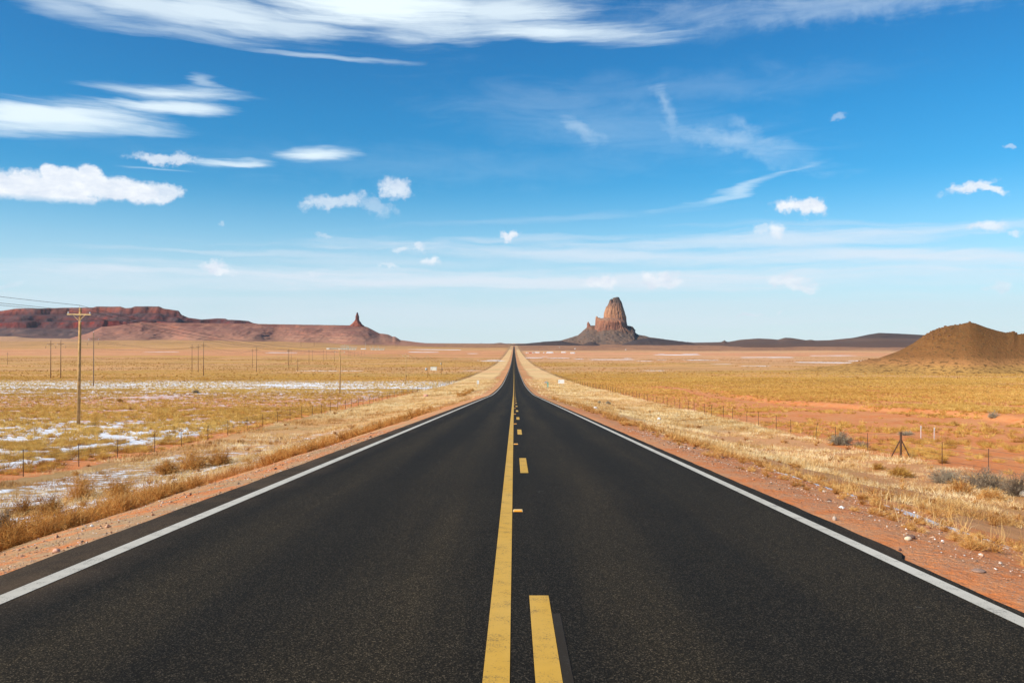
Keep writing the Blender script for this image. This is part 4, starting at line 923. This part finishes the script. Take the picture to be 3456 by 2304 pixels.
TP = [(314,1302,1121),(203,1276,1146),(169,1276,1146.5),(686,1267.8,1152),(668,1255.6,1159),(647,1255.6,1159),(865.4,1254.8,1170),(851.6,1238,1171),(974.5,1242.7,1176),(972,1233,1178),(982.6,1222.5,1176),
      (1004.6,1252.6,1208.5),(1042.5,1231.6,1178),(1054.6,1218.8,1180),(1128,1221,1182),(1091,1220,1180),(1101,1212,1182),(1175,1207,1182),(1181,1205,1184),(1196,1203,1184),(1208,1201,1184),(1220,1200,1184),(1230,1199,1185),(23,1231,1188)]
tt = []
TL = ['dark wooden pole just right of the tall tan pole', 'right pole of the dark pair at far left', 'left pole of the dark pair at far left', 'tallest of the three poles under the pink ridge', 'middle and faintest of the three poles under the pink ridge', 'left one of the three poles under the pink ridge',
      'taller of two poles midway to the rock spire', 'shorter of two poles midway to the rock spire']
for i, (a, b, c) in enumerate(TP):
    lab = TL[i] if i < len(TL) else ('lone short pole at the far left edge of the field' if i == 23 else 'far thin dark pole, %s from the left in the cluster left of the substation' % ordn[sorted(TP[8:23]).index((a, b, c))])
    _, t = pole(a, b, c, lab, 'dark power poles across the left field', 2, rz=.5); tt.append(t)
def chain(idx, k): return [tt[i][k] for i in idx]
wires('power_line', [chain([0, 3, 6, 8, 12, 14], k) for k in range(3)], 'sagging cables of the nearer dark pole line in the left field', r=.03)
wires('power_line', [chain([1, 4, 7, 9, 13, 15], k) for k in range(3)], 'sagging cables of the middle dark pole line in the left field', r=.02)
wires('power_line', [chain([2, 5, 7, 10, 16], k) for k in range(1)], 'single cable of the farthest dark pole line in the left field', r=.02)

# ------------------------------------------------------------------ fences
def fence(side, ys, label, corner=None, lean_i=None, dark=None, rail0=10):
    root = empty('wire_fence', (side*23, 40, T(side*23, 40))); tag(root, label, 'fence')
    off = root.location.copy(); tp = []
    for i, y in enumerate(ys):
        x = side*(23+.12*math.sin(y*.7)); z = T(x, y); h = 1.22+.06*math.sin(y*3.1); r = .023*(1 if y < 90 else (1.2 if y < 180 else 1.5))
        b = Vector((x, y, z-.1))-off; lx = .16 if i == lean_i else .02*math.sin(y*5)
        t = b+Vector((lx, .02*math.cos(y*3), h+.1))
        if i == corner:
            t = b+Vector((0, 0, 1.62)); MB().bar(b, t, .065, n=10).build('corner_post', M_darkst, root)
            for s in (-1, 1): MB().bar(b+Vector((s*.42, s*-.32, .1)), b+Vector((s*.03, 0, 1.16)), .036, n=8).build('brace', M_darkst, root)
        else:
            MB().bar(b, t, r*(2 if i == dark else 1), r*(1.8 if i == dark else .85), n=6).build('post', M_darkst, root)
        tp.append((b, t))
    for f in (.25, .5, .72, .93):
        m = MB(); pts = [b.lerp(t, f) for b, t in tp]; m.tube(pts, .006, n=4); m.build('wire', M_wire, root)
    return root
yL = [16, 20.6, 25.2, 29.8, 34.4]+[39+4.62*k for k in range(92)]
fence(-1, yL, 'barbed wire fence on thin steel posts along the snowy left field', dark=min(range(len(yL)), key=lambda k: abs(yL[k]-198)))
yR = [17, 21.6, 26.2, 30.8, 35.5]+[40.3, 44.6, 49.4, 54.1, 59.3, 63.6, 68.7, 73.2]+[77.8+4.62*k for k in range(84)]
fence(1, yR, 'barbed wire fence with a braced corner post along the right verge', corner=7, lean_i=10)
M_pale = plain('pale_painted_wood', (.60, .50, .48), .8, .2, 6)
for px, py, ty, lab in ((3106, 1478, 1436, 'left one of two pale stakes behind the right fence'), (3151, 1484, 1442, 'right one of two pale stakes behind the right fence')):
    x, y, z = hit(px, py); h = (py-ty)/F*y
    r_ = empty('marker_stake', (x, y, z)); tag(r_, lab, 'stake', 'pale stakes behind the right fence')
    MB().box((0, 0, h/2-.05), (.06, .05, h+.1)).build('stake', M_pale, r_); MB().box((0, -.03, h-.12), (.07, .012, .18)).build('reflector_band', M_ins, r_)

# ------------------------------------------------------------------ road furniture
M_signw = plain('white_sign_face', (.80, .81, .80), .5, .03, 3); M_signb = plain('sign_mark', (.34, .55, .66), .5, .05); M_green = plain('green_sign_face', (.03, .30, .15), .5, .05); M_alu = plain('aluminium_sign_back', (.42, .45, .47), .5, .08, 5, .3)
x, y, z = hit(1894, 1304); s_ = empty('road_sign', (x, y, z)); tag(s_, 'wide white rectangular sign on two posts right of the road', 'sign'); k = y/F
MB().box((0, 0, (1304-1287.2)*k), (20.3*k, .03, 12.6*k)).build('sign_board', M_signw, s_)
MB().box((-7.4*k, -.02, (1304-1286.9)*k), (5*k, .012, 1.9*k)).box((-5.6*k, -.021, (1304-1285.6)*k), (1.6*k, .012, 2*k)).build('mark', M_signb, s_)
for sx_ in (-6, 6): MB().box((sx_*k, .05, 5.2*k), (.07, .05, 11*k)).build('post', M_metal, s_)
x, y, z = hit(1849, 1313); s_ = empty('milepost', (x, y, z)); tag(s_, 'narrow upright green milepost with white digits', 'sign'); k = y/F
MB().box((0, 0, (1313-1298)*k), (5.2*k, .025, 17*k)).build('sign_board', M_green, s_)
MB().box((0, .03, 8*k), (.06, .04, 16*k)).build('post', M_metal, s_)
m = MB()
for (cy, hh) in ((1293.3, 2.4), (1298.2, 4.6)): m.box((.3*k, -.02, (1313-cy)*k), (2.0*k, .01, hh*k))
m.box((-.9*k, -.02, (1313-1304)*k), (.8*k, .01, 3.6*k)).box((1.1*k, -.02, (1313-1304)*k), (.8*k, .01, 3.6*k)).box((.1*k, -.021, (1313-1305.6)*k), (2*k, .01, .8*k)).box((.1*k, -.021, (1313-1302.4)*k), (2*k, .01, .8*k))
m.build('digits', M_signw, s_)
x, y, z = hit(1843.5, 1312); s_ = empty('pennant_sign', (x, y+1.5, z)); tag(s_, 'grey back of a triangular pennant sign behind the green milepost', 'sign'); k = y/F
m = MB(); P3 = [(-7.5, 1290.8), (4.5, 1286.6), (4.5, 1295.2)]; m.prism([(a*k, (1312-b)*k) for a, b in P3], -.015, .015); m.build('sign_board', M_alu, s_)
MB().box((3.9*k, .04, 12*k), (.06, .05, 24*k)).build('post', M_metal, s_)
MB().prism([(-7.9*k, 21.2*k), (-5.6*k, 22.2*k), (-5.6*k, 20.3*k)], -.03, -.017).build('reflector', M_signw, s_)
x, y, z = hit(1612, 1310.5); s_ = empty('speed_sign', (x, y, z)); tag(s_, 'narrow white sign seen from behind, left of the road', 'sign'); k = y/F
MB().box((1.0*k, 0, (1310.5-1289.2)*k), (7.2*k, .03, 12.4*k)).build('sign_board', M_signw, s_); MB().box((0, -.04, 12*k), (.06, .04, 26*k)).build('post', M_metal, s_)
x, y, z = hit(1613, 1218); k = y/F; s_ = empty('utility_cabinet', (x, y, z)); tag(s_, 'tiny white cabinet far off, left of the road in the grass', 'cabinet')
MB().box((0, 0, 1.9*k), (2.2*k, 1.2*k, 1.8*k)).build('cabinet', M_signw, s_); MB().box((0, 0, .5*k), (1.6*k, .8*k, 1.2*k)).build('stand', M_metal, s_)
def refl_mat():
    m, n, bs, _ = newmat('amber_reflector'); bs.inputs['Base Color'].default_value = (.95, .36, .03, 1); bs.inputs['Roughness'].default_value = .25; bs.inputs['Specular IOR Level'].default_value = .6; return m
M_ref = refl_mat(); M_refb = plain('marker_housing', (.62, .42, .18), .6, .1, 20)
def marker():
    r = empty('road_reflector'); m = MB()
    b = [(-.055,-.05,0),(.055,-.05,0),(.055,.05,0),(-.055,.05,0),(-.046,-.025,.018),(.046,-.025,.018),(.046,.03,.018),(-.046,.03,.018)]
    m.add(b, [(0,3,2,1),(4,5,6,7),(0,1,5,4),(1,2,6,5),(2,3,7,6),(3,0,4,7)]).build('housing', M_refb, r)
    MB().add([(-.045,-.0515,.0035),(.045,-.0515,.0035),(.040,-.0315,.0165),(-.040,-.0315,.0165),(-.045,-.047,.0),(.045,-.047,.0),(.04,-.027,.014),(-.04,-.027,.014)], [(0,1,2,3),(4,7,6,5),(0,4,5,1),(2,6,7,3),(1,5,6,2),(3,7,4,0)]).build('lens', M_ref, r)
    return r
mk0 = marker()
for i in range(10):
    r = mk0 if i == 0 else copy_tree(mk0); y = 10.65+12.15*i; r.location = (.05, y, float(zroad(y))+.002); r.scale = (1.15,)*3
    tag(r, 'amber reflector stuck between the yellow lines, %s from the camera' % ordn[i], 'road reflector', 'amber reflectors along the centre line')

def car(px, py):
    x, y, z = hit(px, py); z = float(zroad(y)); r = empty('car', (x, y, z)); tag(r, 'tiny white car far off on the road', 'car')
    prof = [(-2.2,.35),(2.2,.35),(2.25,.8),(1.9,.95),(1.0,1.0),(.45,1.5),(-1.3,1.52),(-2.0,1.0),(-2.25,.9)]
    m = MB(); m.prism([(p[0], p[1]) for p in prof], -.88, .88); b = m.build('body', plain('white_car_paint', (.82,.82,.82), .3, .02, spec=.5), r); b.rotation_euler = (0, 0, math.radians(-90))
    g = MB().add([(-.72,-.52,1.46),(.72,-.52,1.46),(.80,-1.0,1.03),(-.80,-1.0,1.03)], [(0,1,2,3)]); g.build('windscreen', plain('car_glass', (.05,.06,.07), .1, .0, spec=.6), r)
    for sx_ in (-1, 1):
        for sy in (-1.4, 1.4):
            MB().bar((sx_*.70, sy, .34), (sx_*.9, sy, .34), .34, n=16).build('wheel', plain('tyre_rubber', (.03,.03,.03), .9), r)
        MB().box((sx_*.62, -2.24, .78), (.34, .06, .16)).build('headlight', M_ins, r)
car(1738.2, 1187)

# ------------------------------------------------------------------ far buildings
M_bw = plain('white_cladding', (.80, .80, .78), .7, .05, .5); M_roofw = plain('pale_metal_roof', (.72, .73, .74), .5, .05, .5); M_win = plain('window_glass', (.08, .10, .12), .2, .1, spec=.5); M_red = plain('red_paint', (.50, .07, .06), .5, .1); M_tan = plain('tan_wall', (.62, .42, .25), .8, .1)
M_shed = plain('cream_shed_wall', (.72, .74, .66), .7, .06, 1.5); M_dk = plain('dark_trim', (.10, .09, .09), .8, .1)
def house(px0, px1, by, ty, label, wall=None, roof=None, kind='gable', name='house', cat='building', grp=None, depth=None):
    cx_ = (px0+px1)/2; x, y, z = hit(cx_, by); k = y/F; w_ = (px1-px0)*k; h = (by-ty)*k; d = depth or max(w_*.45, 3); wall = wall or M_bw; roof = roof or M_roofw
    r = empty(name, (x, y, z-.2)); tag(r, label, cat, grp); hw = h*(.62 if kind == 'gable' else .92)
    MB().box((0, 0, hw/2), (w_, d, hw)).build('wall', wall, r)
    if kind == 'gable':
        m = MB(); m.add([(-w_/2-.2,-d/2-.2,hw+.01),(w_/2+.2,-d/2-.2,hw+.01),(w_/2+.2,d/2+.2,hw+.01),(-w_/2-.2,d/2+.2,hw+.01),(-w_/2+d*.25,0,h+.2),(w_/2-d*.25,0,h+.2)], [(0,3,2,1),(0,1,5,4),(2,3,4,5),(1,2,5),(3,0,4)]).build('roof', roof, r)
    elif kind == 'dome':
        m = MB(); n_ = 12; m.prism([(-w_/2*math.cos(math.pi*q/n_), hw*.5+(h-hw*.5)*math.sin(math.pi*q/n_)) for q in range(n_+1)], -d/2-.05, d/2+.05); m.build('roof', roof, r)
    else: MB().box((0, 0, hw+h*.04), (w_+.2, d+.2, h*.08)).build('roof', roof, r)
    nw = max(1, int(w_/4)); 
    for q in range(nw):
        xx = -w_/2+w_*(q+.5)/nw; MB().box((xx, -d/2-.02, hw*.55), (.9, .06, hw*.3)).build('window', M_win, r)
    MB().box((w_*.30/1.0+.9, -d/2-.03, hw*.36), (.8, .06, hw*.7)).build('door', M_dk, r)
    return r
G = 'white buildings of the far settlement'
house(1807, 1821, 1191.5, 1187, 'white trailer home, leftmost large one of the far settlement', kind='box', grp=G, name='trailer_home', cat='trailer')
house(1844, 1867, 1192, 1186.8, 'longest white building of the far settlement with sloped roof ends', grp=G)
house(1894, 1910, 1190.3, 1185.8, 'white trailer home left of the domed building', kind='box', grp=G, name='trailer_home', cat='trailer')
house(1925, 1940.5, 1193, 1187.6, 'white dome shaped building, brightest of the far settlement', kind='dome', grp=G)
house(1833, 1838, 1191.2, 1188.3, 'small white hut left of the longest building', kind='box', grp=G, name='hut', cat='hut')
house(1874, 1888, 1190.3, 1188, 'low tan building between the longest building and a trailer', wall=M_tan, kind='box', grp=G)
house(1796.5, 1804, 1191.8, 1188.4, 'small white cabin with dark roof right of the red truck', roof=M_dk, kind='gable', grp=G, name='hut', cat='hut')
house(1938, 1943, 1177.5, 1175, 'lone white house on the brown plain below the butte', kind='box', grp='lone houses on the brown plain')
house(2109, 2114, 1180.5, 1178.2, 'lone white house right of the butte on the brown plain', kind='box', grp='lone houses on the brown plain')
house(1887, 1889, 1172.8, 1171.2, 'smallest white house on the brown plain left of the butte', kind='box', grp='lone houses on the brown plain')
def truck(px0, px1, by, ty, col, label):
    x, y, z = hit((px0+px1)/2, by); k = y/F; L = (px1-px0)*k; h = (by-ty)*k; r = empty('truck', (x, y, z)); tag(r, label, 'truck')
    MB().box((L*.12, 0, h*.6), (L*.74, 2.4, h*.72)).build('cargo_box', col, r); MB().prism([(-L*.5,h*.2),(-L*.27,h*.2),(-L*.27,h*.85),(-L*.40,h*.85),(-L*.5,h*.5)], -1.1, 1.1).build('cab', M_bw, r)
    for q in (-.38, .15, .35):
        for s in (-1, 1): MB().bar((q*L, s*.9, .5), (q*L, s*1.2, .5), .5, n=12).build('wheel', M_dk, r)
truck(1781, 1795, 1191.8, 1188.8, M_red, 'long red truck at the left end of the far settlement'); truck(1773.5, 1780.5, 1191.8, 1188.8, M_bw, 'white van left of the red truck')
# the shed beside the poles
x, y, z = hit(1463.5, 1250); k = y/F; r = empty('shed', (x, y, z)); tag(r, 'cream box shaped shed among the poles left of the road', 'shed')
MB().box((0, 0, 6.4*k), (20.4*k, 10*k, 12.6*k)).build('wall', M_shed, r); MB().box((.2*k, 0, 12.9*k), (21.2*k, 10.6*k, .5*k)).build('roof', M_dk, r)
MB().box((4*k, -5.05*k, 4.6*k), (3.6*k, .1*k, 8.6*k)).build('door', M_shed, r); MB().box((-5*k, -5.05*k, 7*k), (3*k, .12*k, 3*k)).build('vent', M_alu, r)
def tank(px, by, wpx, hpx, mat, label):
    x, y, z = hit(px, by); k = y/F; r = empty('tank', (x, y, z)); tag(r, label, 'tank')
    MB().bar((0, 0, .3*k), (0, 0, hpx*k), wpx/2*k, n=16).build('drum', mat, r, smooth=True); MB().bar((0, 0, hpx*k), (0, 0, (hpx+.8)*k), wpx/2.4*k, wpx/6*k, n=16).build('lid', M_alu, r)
    MB().box((0, 0, .15*k), (wpx*k, wpx*k, .4*k)).build('base', M_dk, r)
tank(1438.5, 1250, 7, 8, M_alu, 'grey tank left of the cream shed')
for px, lab in ((1489, 'dark gate post right of the cream shed, left one'), (1493, 'dark gate post right of the cream shed, right one')):
    x, y, z = hit(px, 1250); k = y/F; r = empty('gate_post', (x, y, z)); tag(r, lab, 'post', 'gate posts by the shed')
    MB().box((0, 0, 3.3*k), (1.4*k, .8*k, 6.8*k)).build('post', M_dk, r); MB().box((0, 0, 6.9*k), (1.8*k, 1.1*k, .5*k)).build('cap', M_alu, r)
# substation
M_lat = plain('pale_lattice_steel', (.42, .52, .50), .6, .1, .1)
def gantry(px0, px1, by, ty, bays, label, busy=1):
    x, y, z = hit((px0+px1)/2, by); k = y/F; w_ = (px1-px0)*k; h = (by-ty)*k; r = empty('substation_frame', (x, y, z)); tag(r, label, 'steel frame', 'steel frames of the substation')
    for q in range(bays+1):
        xx = -w_/2+w_*q/bays; hh = h*(.75+.25*math.sin(q*2.3)**2)
        MB().bar((xx, 0, 0), (xx, 0, hh), .30, n=4).bar((xx+1.2, 3, 0), (xx, 3, hh), .25, n=4).build('column', M_lat, r)
    m = MB()
    for lv in (.45, .72): m.bar((-w_/2, 0, h*lv), (w_/2, 0, h*lv), .28, n=4); m.bar((-w_/2, 3, h*lv), (w_/2, 3, h*lv), .22, n=4)
    for q in range(bays): xx = -w_/2+w_*q/bays; m.bar((xx, 0, h*.45), (xx+w_/bays, 0, h*.72), .15, n=4)
    m.build('beam', M_lat, r)
    for q in range(bays*busy):
        xx = -w_/2+w_*(q+.5)/(bays*busy); MB().box((xx, -4, h*.12), (w_/(bays*busy)*.6, 3, h*(.2+.12*math.sin(q*1.7)**2))).build('equipment', M_lat if q % 3 else M_bw, r)
gantry(1150, 1176, 1179.5, 1162, 4, 'tallest teal grey frame of the substation below the pink ridge', 2)
gantry(1170, 1202, 1180, 1168, 5, 'wide teal grey frame in the middle of the substation', 2)
gantry(1112, 1150, 1178.5, 1171.5, 4, 'low grey frame at the left of the substation')
gantry(1252, 1296, 1181, 1172.5, 5, 'separate low frame at the right of the substation', 2)
house(1102, 1112, 1178.6, 1174, 'small white control hut at the left end of the substation', kind='box', name='hut', cat='hut')
house(1218, 1235, 1178.6, 1175.2, 'long white trailer between the two substation parts', kind='box', name='trailer_home', cat='trailer')
for i, (px, by, ty) in enumerate(((1233, 1180, 1157), (1249, 1181, 1166), (1258, 1181, 1166), (1276, 1181, 1166))):
    x, y, z = hit(px, by); k = y/F; r = empty('lattice_mast', (x, y, z)); tag(r, 'thin pale mast over the right part of the substation, %s from left' % ordn[i], 'mast', 'masts of the substation'); h = (by-ty)*k
    MB().bar((0, 0, 0), (0, 0, h), .5, .25, n=4).build('shaft', M_lat, r); MB().bar((-2.5, 0, h*.9), (2.5, 0, h*.9), .2, n=4).build('crossarm', M_lat, r)
for i, (px, by, ty) in enumerate(((152, 1175, 1168), (186, 1175, 1168), (220, 1175, 1168), (293, 1166, 1157), (330, 1165, 1156), (1015, 1170, 1151), (1060, 1168, 1156), (1338, 1172, 1150), (1622, 1162, 1155), (1626, 1162, 1155))):
    x, y, z = hit(px, by); k = y/F; r = empty('lattice_tower', (x, y, z)); h = (by-ty)*k; h = min(h, 42)
    tag(r, 'tiny dark pylon on the far left plain, %s from the left' % ordn[i], 'pylon', 'far pylons on the left plain')
    for s in (-1, 1): MB().bar((s*h*.10, 0, 0), (s*h*.05, 0, h), .35, .25, n=4).build('leg', M_darkst, r)
    MB().bar((-h*.25, 0, h*.85), (h*.25, 0, h*.85), .3, n=4).build('crossarm', M_darkst, r)

# ------------------------------------------------------------------ litter
M_bag = plain('white_plastic', (.86, .87, .88), .4, .03, 10, spec=.4)
def litter(px, py, w, h, label, seed, name='plastic_bag'):
    o = boulder(name, px, py, w, h, (.85, .86, .88), label, 'litter', dx=.6, seed=seed, sink=.15); o.data.materials.clear(); o.data.materials.append(M_bag); o['group'] = 'white litter in the verges'
litter(2009, 1379, .42, .26, 'white plastic bag in brown weeds, nearest to the far bend on the right', 11)
litter(2224, 1417, .34, .30, 'crumpled white plastic bag, upper of two on the right verge', 12)
litter(2225, 1430, .34, .14, 'flattened white plastic bag, lower of two on the right verge', 13)
litter(1960, 1376, .14, .10, 'small white scrap on the right shoulder before the bag', 14)
litter(1459, 1360, .30, .10, 'white scrap of plastic beyond the left shoulder brush', 15)
litter(1402, 1405, .16, .09, 'tiny white scrap on the left dirt shoulder', 16)
litter(3178, 1826, .03, .025, 'white pebble sized scrap on the right shoulder dirt', 17)
litter(3084, 1730, .05, .04, 'shiny scrap among the right shoulder weeds', 18)
litter(589, 1620, .32, .05, 'leftover lump of snow on the left shoulder', 19, 'snow_lump')

# ------------------------------------------------------------------ rock outcrops on the near hill
M_crop = plain('outcrop_rock', (.20, .10, .05), .95, .4, .6)
def outcrops():
    R2 = random.Random(5); m = MB(); sk = sorted(HILL); sx = [p[0] for p in sk]; sy = [p[1] for p in sk]
    root = empty('rock_outcrop', (0, 0, 0)); 
    spots = [(px, np.interp(px, sx, sy)+R2.uniform(-1.2, 1.8), R2.uniform(3, 9)) for px in [3118,3124,3131,3140,3147,3153,3160,3168,3178,3188,3196,3204,3214,3222,3230,3238,3400,3408,3416,3424,3436,3446,3454,3462,2900,2908,2920,2932,2940,2955,3271]]
    for _ in range(75):
        px = R2.gauss(3160, 42); top = np.interp(px, sx, sy); spots.append((px, top+abs(R2.gauss(0, 1))*26+2, R2.uniform(2, 7)))
    for _ in range(40):
        px = R2.uniform(2960, 3456); top = np.interp(px, sx, sy); spots.append((px, top+R2.uniform(4, 90), R2.uniform(1.5, 3.5)))
    hob = bpy.data.objects['hill']; n_u = 640; co = np.empty(len(hob.data.vertices)*3, np.float32); hob.data.vertices.foreach_get('co', co); co = co.reshape(-1, n_u, 3)[:150]
    PX = CX+F*co[:, :, 0]/co[:, :, 1]; PY = HY-F*(co[:, :, 2]-CAMZ)/co[:, :, 1]; V = []; Tt = []; nb = 0
    for px, py, w_ in spots:
        c = int(np.argmin(np.abs(PX[75]-px))); r = int(np.argmin(np.abs(PY[:, c]-py))); p = co[r, c]
        s = w_/2/F*p[1]*1.0; th = np.linspace(0.02, math.pi-.02, 7)[:, None]; ph = np.linspace(0, 2*math.pi, 9, endpoint=False)[None]
        q = np.stack([np.sin(th)*np.cos(ph), np.sin(th)*np.sin(ph), np.cos(th)+0*ph], -1).reshape(-1, 3)
        q = np.sign(q)*np.abs(q)**.7*rng.uniform(.65, 1.2, (len(q), 1))*[s*rng.uniform(.7, 1.5), s, s*rng.uniform(.45, 1.0)]
        V.append(q+p); Tt.append(grid_faces(7, 9, True)+nb); nb += len(q)
    o = link('rock_outcrop', npmesh('rock_outcrop', np.concatenate(V), np.concatenate(Tt)), M_crop)
    bpy.data.objects.remove(root); tag(o, kind='structure')
outcrops()

# ------------------------------------------------------------------ thin air
def haze():
    hb = MB().box((0, 12000, 560), (40000, 32000, 1420)); m = bpy.data.materials.new('haze_air'); m.use_nodes = True; n = NT(m.node_tree); n.n.clear()
    out = n.new('ShaderNodeOutputMaterial'); v = n.new('ShaderNodeVolumePrincipled'); v.inputs['Color'].default_value = (.80, .88, 1, 1); v.inputs['Density'].default_value = 0.9e-5; v.inputs['Anisotropy'].default_value = .2
    n.l.new(v.outputs[0], out.inputs['Volume']); tag(hb.build('haze', m), kind='stuff')
haze()
